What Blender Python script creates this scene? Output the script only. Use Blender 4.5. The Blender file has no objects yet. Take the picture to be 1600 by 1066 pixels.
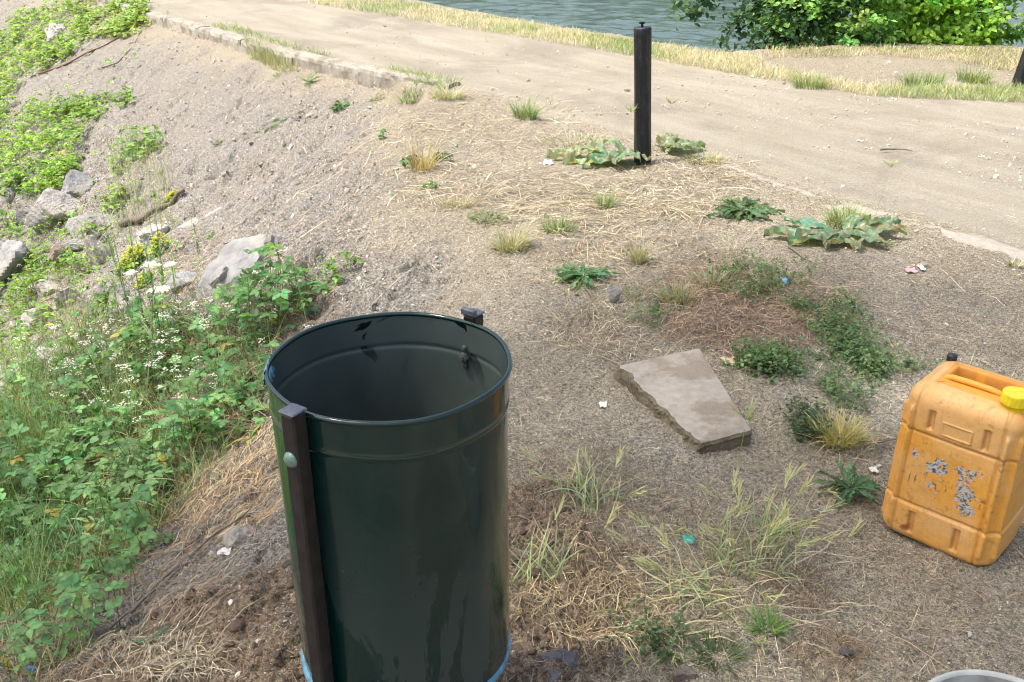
import bpy, math, random
import numpy as np
from mathutils import Vector, Matrix

# ------------------------------------------------------------------ camera, light, exposure
S = bpy.context.scene
COL = S.collection
R = math.radians
PITCH = R(25.5); FPX = 1500.0; CAMZ = 1.5
cam_d = bpy.data.cameras.new("camera"); cam = bpy.data.objects.new("camera", cam_d); COL.objects.link(cam)
cam.location = (0, 0, CAMZ); cam.rotation_euler = (R(90) - PITCH, 0, 0)
cam_d.sensor_width = 36; cam_d.lens = FPX / 1600 * 36; cam_d.clip_end = 2000; cam_d.clip_start = 0.02
S.camera = cam
SUN_AZ = math.atan2(-0.90, -0.12)      # from +y towards +x
SUN_EL = R(64)
w = bpy.data.worlds.new("World"); S.world = w; w.use_nodes = True
nt = w.node_tree; bg = nt.nodes["Background"]
sky = nt.nodes.new("ShaderNodeTexSky"); sky.sky_type = 'NISHITA'; sky.sun_disc = False
sky.sun_elevation = SUN_EL; sky.sun_rotation = SUN_AZ; sky.dust_density = 7.0; sky.air_density = 1.0; sky.ozone_density = 1.0
nt.links.new(sky.outputs[0], bg.inputs[0]); bg.inputs[1].default_value = 0.15
sd = bpy.data.lights.new("sun", 'SUN'); sd.energy = 2.0; sd.angle = R(3.0); sd.color = (1.0, 0.96, 0.88)
sun = bpy.data.objects.new("sun", sd); COL.objects.link(sun)
sdir = Vector((math.sin(SUN_AZ) * math.cos(SUN_EL), math.cos(SUN_AZ) * math.cos(SUN_EL), math.sin(SUN_EL)))
sun.rotation_euler = sdir.to_track_quat('Z', 'Y').to_euler(); sun.location = (0, 0, 20)
S.view_settings.view_transform = 'Standard'; S.view_settings.look = 'None'
S.view_settings.exposure = 1.18; S.view_settings.gamma = 1.0
S.cycles.filter_width = 1.1; S.cycles.max_bounces = 8; S.cycles.transparent_max_bounces = 8

rng = np.random.default_rng(7)
random.seed(7)

# ------------------------------------------------------------------ noise
def _h(ix, iy, seed):
    n = (ix.astype(np.int64) * 374761393 + iy.astype(np.int64) * 668265263 + seed * 982451653) & 0xffffffff
    n = ((n ^ (n >> 13)) * 1274126177) & 0xffffffff
    n = (n ^ (n >> 16)) & 0xffffffff
    return n / 4294967295.0
def vn(x, y, seed=0):
    x0 = np.floor(x); y0 = np.floor(y); fx = x - x0; fy = y - y0
    fx = fx * fx * (3 - 2 * fx); fy = fy * fy * (3 - 2 * fy)
    a = _h(x0, y0, seed); b = _h(x0 + 1, y0, seed); c = _h(x0, y0 + 1, seed); d = _h(x0 + 1, y0 + 1, seed)
    return (a + (b - a) * fx) * (1 - fy) + (c + (d - c) * fx) * fy
def fbm(x, y, oct=4, seed=0, gain=0.5):
    s = 0; a = 1; t = 0
    for i in range(oct):
        s = s + a * vn(x, y, seed + i * 17); t += a; a *= gain
        x, y = (x * 0.8 - y * 0.6) * 2.03 + 5.3, (x * 0.6 + y * 0.8) * 2.03 + 1.7
    return s / t
def sm(x, a, b):
    t = np.clip((x - a) / (b - a), 0, 1); return t * t * (3 - 2 * t)

# ------------------------------------------------------------------ terrain
CREST = [(-40, 52), (-12, 22), (-5.7, 14.4), (-4.68, 12.95), (-2.65, 10.3), (-1.97, 9.5), (-1.1, 8.48), (-.7, 7.95),
         (-.72, 7.2), (-.55, 5.6), (-.38, 4.67), (-.08, 4.03), (.1, 3.4), (.05, 2.6), (-.15, 1.9), (-.5, 1.2),
         (-.9, .6), (-1.5, 0), (-2.6, -1), (-9, -6)]
NEAR = [(-40, 52), (-12, 22), (-5.7, 14.4), (-4.68, 12.95), (-2.65, 10.3), (-1.97, 9.5), (-1.1, 8.48), (-.52, 7.98),
        (1.24, 5.53), (2.30, 4.07), (4.5, 1.0), (8, -4), (30, -34)]
FAR = [(-36, 56), (-8, 21), (-2.5, 14.2), (.34, 10.6), (1.73, 8.9), (2.79, 7.85), (3.83, 7.3), (6.5, 6.0), (10, 3), (34, -24)]
BANK = [(-32, 60), (-6, 21.5), (-2.2, 15.6), (.38, 11.7), (2.0, 9.75), (3.0, 9.95), (4, 10.3), (6, 10.1), (9, 8.5), (14, 3), (40, -20)]
def sdist(poly, x, y):
    """signed distance; positive to the right of the walking direction"""
    best = np.full(x.shape, 1e9); sign = np.ones(x.shape)
    for (ax, ay), (bx, by) in zip(poly[:-1], poly[1:]):
        dx, dy = bx - ax, by - ay; L = dx * dx + dy * dy
        t = np.clip(((x - ax) * dx + (y - ay) * dy) / L, 0, 1)
        px, py = x - ax - t * dx, y - ay - t * dy
        d = np.hypot(px, py); c = dx * py - dy * px
        m = d < best - 1e-9
        best = np.where(m, d, best); sign = np.where(m, np.where(c < 0, 1.0, -1.0), sign)
    return best * sign
WATER_Z = -1.25
def H0(x, y):
    s = sdist(CREST, x, y)              # walking towards the camera: right side = downhill (left in picture)
    r = np.where(y > 7.0, .28, .55) + 0 * s
    r = .55 + (.25 - .55) * sm(y, 6.0, 8.0)
    sp = np.maximum(s, 0)
    drop = 0.62 * (np.sqrt(sp * sp + r * r) - r)
    drop = np.where(sp > 4.5, drop - 0.40 * (sp - 4.5), drop)
    drop = drop + 0.13 * sm(s, -.02, .06) * sm(y, 6.9, 7.6)
    b = -sdist(BANK, x, y)
    bp = np.maximum(b, 0)
    bd = np.minimum(0.9 * (np.sqrt(bp * bp + .04) - .2), 2.2)
    bd = np.where(bp > 42, np.maximum(2.2 - (bp - 42) * .35, -1.5), bd)
    lump = 0.05 * (fbm(x * .9, y * .9, 3, 3) - .5) * sm(np.abs(s), 0, 2)
    sl = 0.22 * (fbm(x * 1.1 + 9, y * 1.1, 3, 5) - .5) * sm(s, .3, 2.0)
    return -drop - bd + lump + sl
# lookup grid for placing things
GX0, GX1, GY0, GY1, GS = -16.0, 16.0, -4.0, 44.0, 0.08
_gx = np.arange(GX0, GX1, GS); _gy = np.arange(GY0, GY1, GS)
_GX, _GY = np.meshgrid(_gx, _gy); _GZ = H0(_GX.ravel(), _GY.ravel()).reshape(_GX.shape)
def HZ(x, y):
    x = np.asarray(x, float); y = np.asarray(y, float)
    u = np.clip((x - GX0) / GS, 0, len(_gx) - 1.001); v = np.clip((y - GY0) / GS, 0, len(_gy) - 1.001)
    i = u.astype(int); j = v.astype(int); fu = u - i; fv = v - j
    return (_GZ[j, i] * (1 - fu) + _GZ[j, i + 1] * fu) * (1 - fv) + (_GZ[j + 1, i] * (1 - fu) + _GZ[j + 1, i + 1] * fu) * fv
CP, SP = math.cos(PITCH), math.sin(PITCH)
_T = np.geomspace(1.0, 45, 420)
def PP(px, py, hgt=0.0):
    """where the sight line through photo pixels meets the terrain"""
    px = np.atleast_1d(np.asarray(px, float)); py = np.atleast_1d(np.asarray(py, float))
    out = np.zeros((len(px), 3))
    for c in range(0, len(px), 20000):
        sl = slice(c, c + 20000)
        rx = (px[sl] - 800) / FPX; dn = (py[sl] - 533) / FPX
        ry = CP - dn * SP; rz = -SP - dn * CP
        X = rx[:, None] * _T; Y = ry[:, None] * _T; Z = CAMZ + rz[:, None] * _T
        below = Z < HZ(X, Y) + hgt
        k = np.where(below.any(1), below.argmax(1), len(_T) - 1); k = np.maximum(k, 1)
        lo = _T[k - 1]; hi = _T[k]
        for _ in range(12):
            m = (lo + hi) / 2; bl = (CAMZ + rz * m) < HZ(rx * m, ry * m) + hgt
            hi = np.where(bl, m, hi); lo = np.where(bl, lo, m)
        out[sl, 0] = rx * hi; out[sl, 1] = ry * hi
    out[:, 2] = HZ(out[:, 0], out[:, 1])
    return out
def P1(px, py): return PP([px], [py])[0]

SOIL = [P1(430, 960), P1(300, 1010), P1(860, 900), P1(830, 1020), P1(560, 1060), P1(850, 790)]
SOILR = [.38, .42, .25, .27, .45, .15]
def zones(x, y):
    s = sdist(CREST, x, y); n = -sdist(NEAR, x, y); f = -sdist(FAR, x, y); b = -sdist(BANK, x, y)
    wob = (fbm(x * 3, y * 3, 3, 11) - .5) * .25
    road = sm(n + wob * .5, -.03, .16) * (1 - sm(f + wob, -.10, .12))
    slope = sm(s + wob * 2.0, .0, .5)
    soil = np.zeros_like(x)
    for c, r in zip(SOIL, SOILR):
        d = np.hypot(x - c[0], y - c[1]) + wob * .8
        soil = np.maximum(soil, 1 - sm(d, r * .55, r * 1.1))
    return s, n, f, b, road, slope, soil
PITS = [(P1(a_, b_), r_, d_) for a_, b_, r_, d_ in [(474, 356, .022, .09), (490, 352, .016, .06), (504, 398, .03, .09), (484, 322, .016, .05), (478, 412, .05, .06), (470, 425, .05, .05), (330, 280, .03, .06), (300, 270, .03, .05), (210, 90, .03, .05), (175, 105, .03, .05), (360, 250, .02, .04), (440, 150, .02, .04)]]
def detail(x, y, rad, zs):
    s, n, f, b, road, slope, soil = zs
    near = 1 - sm(rad, 9, 22)
    g = (fbm(x * 30, y * 30, 4, 21, .7) - .5) * .024 + (fbm(x * 4, y * 4, 3, 22) - .5) * .05
    u = x * .81 + y * .59; v = -x * .59 + y * .81      # u up the slope, v along the kerb
    q = x * .95 - y * .32; p2 = x * .32 + y * .95
    sl = (fbm(q * 6, p2 * 11, 5, 31, .62) - .5) * .045 + (fbm(x * 55, y * 55, 3, 32, .75) - .5) * .026
    # pits and knobs in the crumbling lime-concrete
    pit = fbm(x * 7, y * 9, 3, 35); sl = sl - .04 * sm(pit, .70, .78) + .02 * sm(fbm(x * 14, y * 14, 2, 36), .66, .85)
    ck = fbm(x * 1.9 + .3, y * 1.9, 4, 38); sl = sl - .03 * np.exp(-(np.abs(ck - .5) / .012) ** 2) + .05 * sm(fbm(x * 1.3, y * 1.6, 4, 39), .50, .56) * .6; big = fbm(x * 2.2, y * 2.6, 3, 37); sl = sl + .05 * (np.abs(big - .5) * 2) ** .7 - .02
    so = (fbm(x * 22, y * 22, 4, 41, .65) - .5) * .05 + (fbm(x * 6, y * 6, 3, 42) - .5) * .07 + .02 * sm(fbm(x * 30, y * 30, 2, 44), .6, .8)
    rd = (fbm(x * 40, y * 40, 3, 51, .6) - .5) * .005 + (fbm((x * .59 - y * .81) * .5, (x * .81 + y * .59) * 2.2, 3, 52) - .5) * .03
    for c_, r_, dp in PITS:
        sl = sl - dp * np.exp(-((x - c_[0]) ** 2 + (y - c_[1]) ** 2) / r_ ** 2)
    d = g * (1 - slope) * (1 - road) + sl * slope * (1 - road) + rd * road
    d = d * (1 - soil) + (so + .015) * soil
    return d * near
def HT(x, y):
    x = np.asarray(x, float); y = np.asarray(y, float)
    return HZ(x, y) + detail(x, y, np.hypot(x, y), zones(x, y))

# ------------------------------------------------------------------ mesh helpers
def link(o, parent=None):
    COL.objects.link(o)
    if parent is not None: o.parent = parent
    return o
def mesh_np(name, V, quads=None, tris=None, col=None, mat=None, parent=None, attrs=None, smooth=True):
    me = bpy.data.meshes.new(name)
    V = np.asarray(V, np.float32)
    q = np.zeros((0, 4), np.int32) if quads is None else np.asarray(quads, np.int32)
    t = np.zeros((0, 3), np.int32) if tris is None else np.asarray(tris, np.int32)
    nl = len(q) * 4 + len(t) * 3; npol = len(q) + len(t)
    me.vertices.add(len(V)); me.vertices.foreach_set("co", V.ravel())
    me.loops.add(nl); me.loops.foreach_set("vertex_index", np.concatenate([q.ravel(), t.ravel()]).astype(np.int32))
    me.polygons.add(npol)
    st = np.concatenate([np.arange(len(q)) * 4, len(q) * 4 + np.arange(len(t)) * 3]).astype(np.int32)
    me.polygons.foreach_set("loop_start", st)
    me.polygons.foreach_set("use_smooth", np.full(npol, smooth))
    if col is not None:
        a = me.attributes.new("Col", 'FLOAT_COLOR', 'POINT')
        c = np.ones((len(V), 4), np.float32); c[:, :3] = col; a.data.foreach_set("color", c.ravel())
    for k, v in (attrs or {}).items():
        a = me.attributes.new(k, 'FLOAT', 'POINT'); a.data.foreach_set("value", np.asarray(v, np.float32))
    me.update(calc_edges=True); me.validate()
    if mat: me.materials.append(mat)
    return link(bpy.data.objects.new(name, me), parent)
class Acc:
    def __init__(s): s.V = []; s.Q = []; s.T = []; s.C = []; s.n = 0
    def add(s, V, Q=None, T=None, C=(.5, .5, .5)):
        V = np.asarray(V, float).reshape(-1, 3)
        if Q is not None and len(Q): s.Q.append(np.asarray(Q) + s.n)
        if T is not None and len(T): s.T.append(np.asarray(T) + s.n)
        C = np.asarray(C, float)
        if C.ndim == 1: C = np.tile(C, (len(V), 1))
        s.V.append(V); s.C.append(C); s.n += len(V)
    def build(s, name, mat, parent=None, smooth=True, origin=None):
        V = np.concatenate(s.V)
        if origin is not None: V = V - np.asarray(origin)
        return mesh_np(name, V, np.concatenate(s.Q) if s.Q else None, np.concatenate(s.T) if s.T else None,
                       np.concatenate(s.C), mat, parent, smooth=smooth)
def tag(o, label=None, cat=None, group=None, kind=None):
    if label: o["label"] = label
    if cat: o["category"] = cat
    if group: o["group"] = group
    if kind: o["kind"] = kind
    return o
def empty(name, loc, rz=0, label=None, cat=None, group=None):
    o = bpy.data.objects.new(name, None); COL.objects.link(o); o.location = loc; o.rotation_euler = (0, 0, rz)
    o.empty_display_size = .05
    return tag(o, label, cat, group)

def lathe(acc, prof, n=64, C=(.5, .5, .5), c=(0, 0, 0), wob=None):
    prof = np.asarray(prof, float); a = np.arange(n) / n * 2 * math.pi; m = len(prof)
    r = prof[:, 0][:, None] * np.ones(n)
    if wob is not None: r = r + wob(a[None, :], prof[:, 1][:, None]) * (r > 1e-4)
    V = np.stack([r * np.cos(a) + c[0], r * np.sin(a) + c[1], prof[:, 1][:, None] + 0 * r + c[2]], -1).reshape(-1, 3)
    i = np.arange(m - 1)[:, None] * n; j = np.arange(n)[None, :]; k = (j + 1) % n
    Q = np.stack([i + j, i + k, i + n + k, i + n + j], -1).reshape(-1, 4)
    acc.add(V, Q, None, C)
def tube(acc, pts, rad, n=8, C=(.5, .5, .5), cap=True):
    pts = np.asarray(pts, float); m = len(pts); rad = np.ones(m) * rad
    tg = np.gradient(pts, axis=0); tg /= np.linalg.norm(tg, axis=1)[:, None] + 1e-9
    up = np.array([0, 0, 1.0]) if abs(tg[0][2]) < .9 else np.array([1.0, 0, 0])
    V = []
    for i in range(m):
        s_ = np.cross(tg[i], up); s_ /= np.linalg.norm(s_) + 1e-9; u_ = np.cross(s_, tg[i]); up = u_
        a = np.arange(n) / n * 2 * math.pi
        V.append(pts[i] + rad[i] * (np.cos(a)[:, None] * s_ + np.sin(a)[:, None] * u_))
    V = np.concatenate(V); i = np.arange(m - 1)[:, None] * n; j = np.arange(n)[None, :]; k = (j + 1) % n
    Q = np.stack([i + j, i + k, i + n + k, i + n + j], -1).reshape(-1, 4); T = []
    if cap:
        V = np.concatenate([V, pts[:1], pts[-1:]]); b = m * n
        T = [(b, (q + 1) % n, q) for q in range(n)] + [(b + 1, (m - 1) * n + q, (m - 1) * n + (q + 1) % n) for q in range(n)]
    acc.add(V, Q, T, C)
def rbox(acc, sx, sy, sz, c=(0, 0, 0), bev=.003, C=(.5, .5, .5), M=None):
    """box with chamfered vertical and horizontal edges"""
    x, y, z = sx / 2, sy / 2, sz / 2; b = bev
    ring = lambda ix, iy, zz: [(-ix + b, -iy, zz), (ix - b, -iy, zz), (ix, -iy + b, zz), (ix, iy - b, zz), (ix - b, iy, zz), (-ix + b, iy, zz), (-ix, iy - b, zz), (-ix, -iy + b, zz)]
    V = ring(x - b, y - b, -z) + ring(x, y, -z + b) + ring(x, y, z - b) + ring(x - b, y - b, z) + [(0, 0, -z), (0, 0, z)]
    V = np.array(V)
    if M is not None: V = V @ np.asarray(M).T
    Q = [(i * 8 + j, i * 8 + (j + 1) % 8, i * 8 + 8 + (j + 1) % 8, i * 8 + 8 + j) for i in range(3) for j in range(8)]
    T = [(32, (j + 1) % 8, j) for j in range(8)] + [(33, 24 + j, 24 + (j + 1) % 8) for j in range(8)]
    acc.add(V + np.asarray(c), Q, T, C)

_ico = {}
def ico(n):
    if n not in _ico:
        import bmesh
        bm = bmesh.new(); bmesh.ops.create_icosphere(bm, subdivisions=n, radius=1)
        _ico[n] = (np.array([v.co[:] for v in bm.verts]), np.array([[v.index for v in f.verts] for f in bm.faces])); bm.free()
    return _ico[n]
def rock_verts(seed, sub=4, dims=(1, 1, .7), planes=11, rough=.05, smooth_k=60):
    r_ = np.random.default_rng(seed); V, F = ico(sub)
    N = r_.normal(size=(planes, 3)); N /= np.linalg.norm(N, axis=1)[:, None]
    D = r_.uniform(.5, 1.0, planes)
    q = np.maximum(V @ N.T, 0) / D
    rad = 1 / (np.sum(np.concatenate([q, np.ones((len(V), 1)) * .7], 1) ** smooth_k, 1) ** (1 / smooth_k))
    nz = (fbm(V[:, 0] * 4 + V[:, 2] * 3 + seed, V[:, 1] * 4 - V[:, 2] * 2, 5, seed, .6) - .5) * rough * 2.4
    V = V * (rad + nz)[:, None] * np.asarray(dims)
    return V, F

# vegetation --------------------------------------------------------
def blades(acc, base, az, L, W, el, bend, col, seg=4, col2=None, drape=None, taper=.7, twist=None, zig=0.0):
    n = len(base); o = np.ones(n); az, L, W, el, bend = az * o, L * o, W * o, el * o, bend * o
    col = np.asarray(col, float) * np.ones((n, 3)); col2 = col if col2 is None else np.asarray(col2, float) * np.ones((n, 3))
    p = np.array(base, float); tw = rng.uniform(-.9, .9, n) if twist is None else twist * o
    V = np.zeros((n, seg + 1, 2, 3)); Cc = np.zeros((n, seg + 1, 2, 3)); a = az.copy()
    for k in range(seg + 1):
        t = k / seg; d = np.stack([np.cos(a), np.sin(a)], 1); e = el - bend * t
        wd = W * (1 - t) ** taper * .5 + 1e-5
        if k == 0: wd = W * .38
        sx = np.stack([-np.sin(a) * np.cos(tw), np.cos(a) * np.cos(tw), np.sin(tw)], 1)
        q = p.copy()
        if drape is not None:
            q[:, 2] = HT(q[:, 0], q[:, 1]) + drape * (1 + 2 * np.sin(t * math.pi))
        V[:, k, 0] = q - sx * wd[:, None]; V[:, k, 1] = q + sx * wd[:, None]
        Cc[:, k, :] = (col * (1 - t) + col2 * t)[:, None, :]
        p = p + (L / seg)[:, None] * np.concatenate([d * np.cos(e)[:, None], np.sin(e)[:, None]], 1)
        if zig: a = a + rng.normal(0, zig, n)
    i = (np.arange(n) * (seg + 1) * 2)[:, None] + (np.arange(seg) * 2)[None, :]
    Q = np.stack([i, i + 1, i + 3, i + 2], -1).reshape(-1, 4)
    acc.add(V.reshape(-1, 3), Q, None, Cc.reshape(-1, 3))
    return p
def leaf_t(nl=6, nw=2, width=.3, shape=.5, fold=.25, droop=.25, wave=0., lobes=0, lobe_d=.3, seed=0, tooth=0.):
    """leaf template lying along +x, length 1"""
    r_ = np.random.default_rng(seed); V = []
    for i in range(nl + 1):
        t = i / nl
        wd = width * (math.sin(math.pi * min(1, t ** shape * .999 + .001)) ** .8)
        if i == 0: wd = width * .05
        if i == nl: wd = 0.002
        if lobes: wd *= 1 - lobe_d * (.5 + .5 * math.cos(t * lobes * 2 * math.pi))
        if tooth and i % 2: wd *= 1 - tooth
        for j in range(-nw, nw + 1):
            u = j / nw
            z = fold * abs(u) * wd - droop * t * t + wave * math.sin(t * 9 + j * .9 + seed) * abs(u) * (.3 + .7 * t)
            V.append((t + (-.05 if tooth and i % 2 else 0) * abs(u), u * wd, z))
    m = 2 * nw + 1
    Q = [(i * m + j, i * m + j + 1, (i + 1) * m + j + 1, (i + 1) * m + j) for i in range(nl) for j in range(2 * nw)]
    return np.array(V), np.array(Q)
def place(acc, tmpl, pos, dirs, ups, scale, col, jitter=.0):
    T, Q = tmpl; n = len(pos); m = len(T)
    d = dirs / (np.linalg.norm(dirs, axis=1)[:, None] + 1e-9)
    y = np.cross(ups, d); y /= np.linalg.norm(y, axis=1)[:, None] + 1e-9
    z = np.cross(d, y); sc = (np.ones(n) * scale)[:, None, None]
    V = pos[:, None, :] + sc * (T[None, :, 0:1] * d[:, None] + T[None, :, 1:2] * y[:, None] + T[None, :, 2:3] * z[:, None])
    QQ = (np.arange(n) * m)[:, None, None] + Q[None]
    c = np.asarray(col, float) * np.ones((n, 3))
    C = np.repeat(c, m, 0)
    # veins a touch paler
    rib = np.tile((np.abs(T[:, 1]) < 1e-6), n); C[rib] *= 1.12
    acc.add(V.reshape(-1, 3), QQ.reshape(-1, Q.shape[1]), None, C)
def vary(c, n, v=.2, hue=.12):
    c = np.asarray(c, float) * np.ones((n, 3)); k = np.exp(rng.normal(0, v, n))[:, None]
    h = rng.normal(0, hue, n)
    return np.clip(c * k * np.stack([1 + h, np.ones(n), 1 - h * .5], 1), .002, .95)
def inpoly(poly, n, grow=0):
    p = np.array(poly, float); lo = p.min(0); hi = p.max(0); out = []
    cnt = 0
    while cnt < n:
        q = rng.uniform(lo, hi, (n * 2, 2)); ins = np.zeros(len(q), bool); j = len(p) - 1
        for i in range(len(p)):
            c = ((p[i, 1] > q[:, 1]) != (p[j, 1] > q[:, 1])) & (q[:, 0] < (p[j, 0] - p[i, 0]) * (q[:, 1] - p[i, 1]) / (p[j, 1] - p[i, 1] + 1e-12) + p[i, 0])
            ins ^= c; j = i
        out.append(q[ins]); cnt += ins.sum()
    return np.concatenate(out)[:n]
def ball(n): 
    v = rng.normal(size=(n, 3)); return v / np.linalg.norm(v, axis=1)[:, None]

# ------------------------------------------------------------------ materials
class NT:
    def __init__(s, name):
        s.m = bpy.data.materials.new(name); s.m.use_nodes = True; s.t = s.m.node_tree; s.b = s.t.nodes["Principled BSDF"]
        s.out = s.t.nodes["Material Output"]; s.geo = None
    def n(s, typ, **kw):
        o = s.t.nodes.new("ShaderNode" + typ)
        for k, v in kw.items(): setattr(o, k, v)
        return o
    def l(s, a, b): s.t.links.new(a, b)
    def pos(s):
        if not s.geo: s.geo = s.n("TexCoord").outputs["Object"]
        return s.geo
    def noise(s, scale, detail=3, rough=.6, vec=None, stretch=None, rot=0, dist=0):
        v = vec or s.pos()
        if stretch:
            mp = s.n("Mapping", vector_type="TEXTURE"); mp.inputs["Scale"].default_value = tuple(1 / k_ for k_ in stretch); mp.inputs["Rotation"].default_value = (0, 0, rot); s.l(v, mp.inputs[0]); v = mp.outputs[0]
        o = s.n("TexNoise"); o.inputs["Scale"].default_value = scale; o.inputs["Detail"].default_value = detail; o.inputs["Roughness"].default_value = rough
        o.inputs["Distortion"].default_value = dist
        s.l(v, o.inputs["Vector"]); return o.outputs["Fac"]
    def vor(s, scale, feat='F1', vec=None):
        o = s.n("TexVoronoi", feature=feat); o.inputs["Scale"].default_value = scale; s.l(vec or s.pos(), o.inputs["Vector"]); return o
    def ramp(s, fac, stops):
        o = s.n("ValToRGB"); e = o.color_ramp.elements
        while len(e) < len(stops): e.new(.5)
        for i, (p, c) in enumerate(stops):
            e[i].position = p; e[i].color = (*c, 1) if len(c) == 3 else c
        s.l(fac, o.inputs[0]); return o.outputs[0]
    def val(s, fac, a, b, lo=0., hi=1.):
        o = s.n("MapRange"); o.interpolation_type = 'SMOOTHSTEP'
        for k, v in zip((1, 2, 3, 4), (a, b, lo, hi)): o.inputs[k].default_value = v
        s.l(fac, o.inputs[0]); return o.outputs[0]
    def mix(s, fac, a, b, mode='MIX'):
        o = s.n("MixRGB", blend_type=mode)
        for i, v in enumerate((fac, a, b)):
            if hasattr(v, "is_output") or hasattr(v, "links"): s.l(v, o.inputs[i])
            elif i == 0: o.inputs[0].default_value = v
            else: o.inputs[i].default_value = (*v, 1)
        return o.outputs[0]
    def math(s, op, a, b=0.):
        o = s.n("Math", operation=op)
        for i, v in enumerate((a, b)):
            if hasattr(v, "links"): s.l(v, o.inputs[i])
            else: o.inputs[i].default_value = v
        return o.outputs[0]
    def attr(s, name, out="Fac"): return s.n("Attribute", attribute_name=name).outputs[out]
    def bump(s, h, strength=.5, dist=.01, prev=None):
        o = s.n("Bump"); o.inputs["Strength"].default_value = strength; o.inputs["Distance"].default_value = dist
        s.l(h, o.inputs["Height"])
        if prev is not None: s.l(prev, o.inputs["Normal"])
        return o.outputs[0]
    def set(s, **kw):
        names = dict(color="Base Color", rough="Roughness", metal="Metallic", normal="Normal", spec="Specular IOR Level", coat="Coat Weight", coatr="Coat Roughness", trans="Transmission Weight", ior="IOR")
        for k, v in kw.items():
            i = s.b.inputs[names[k]]
            if hasattr(v, "links"): s.l(v, i)
            else: i.default_value = (*v, 1) if isinstance(v, tuple) else v
        return s.m

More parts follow.
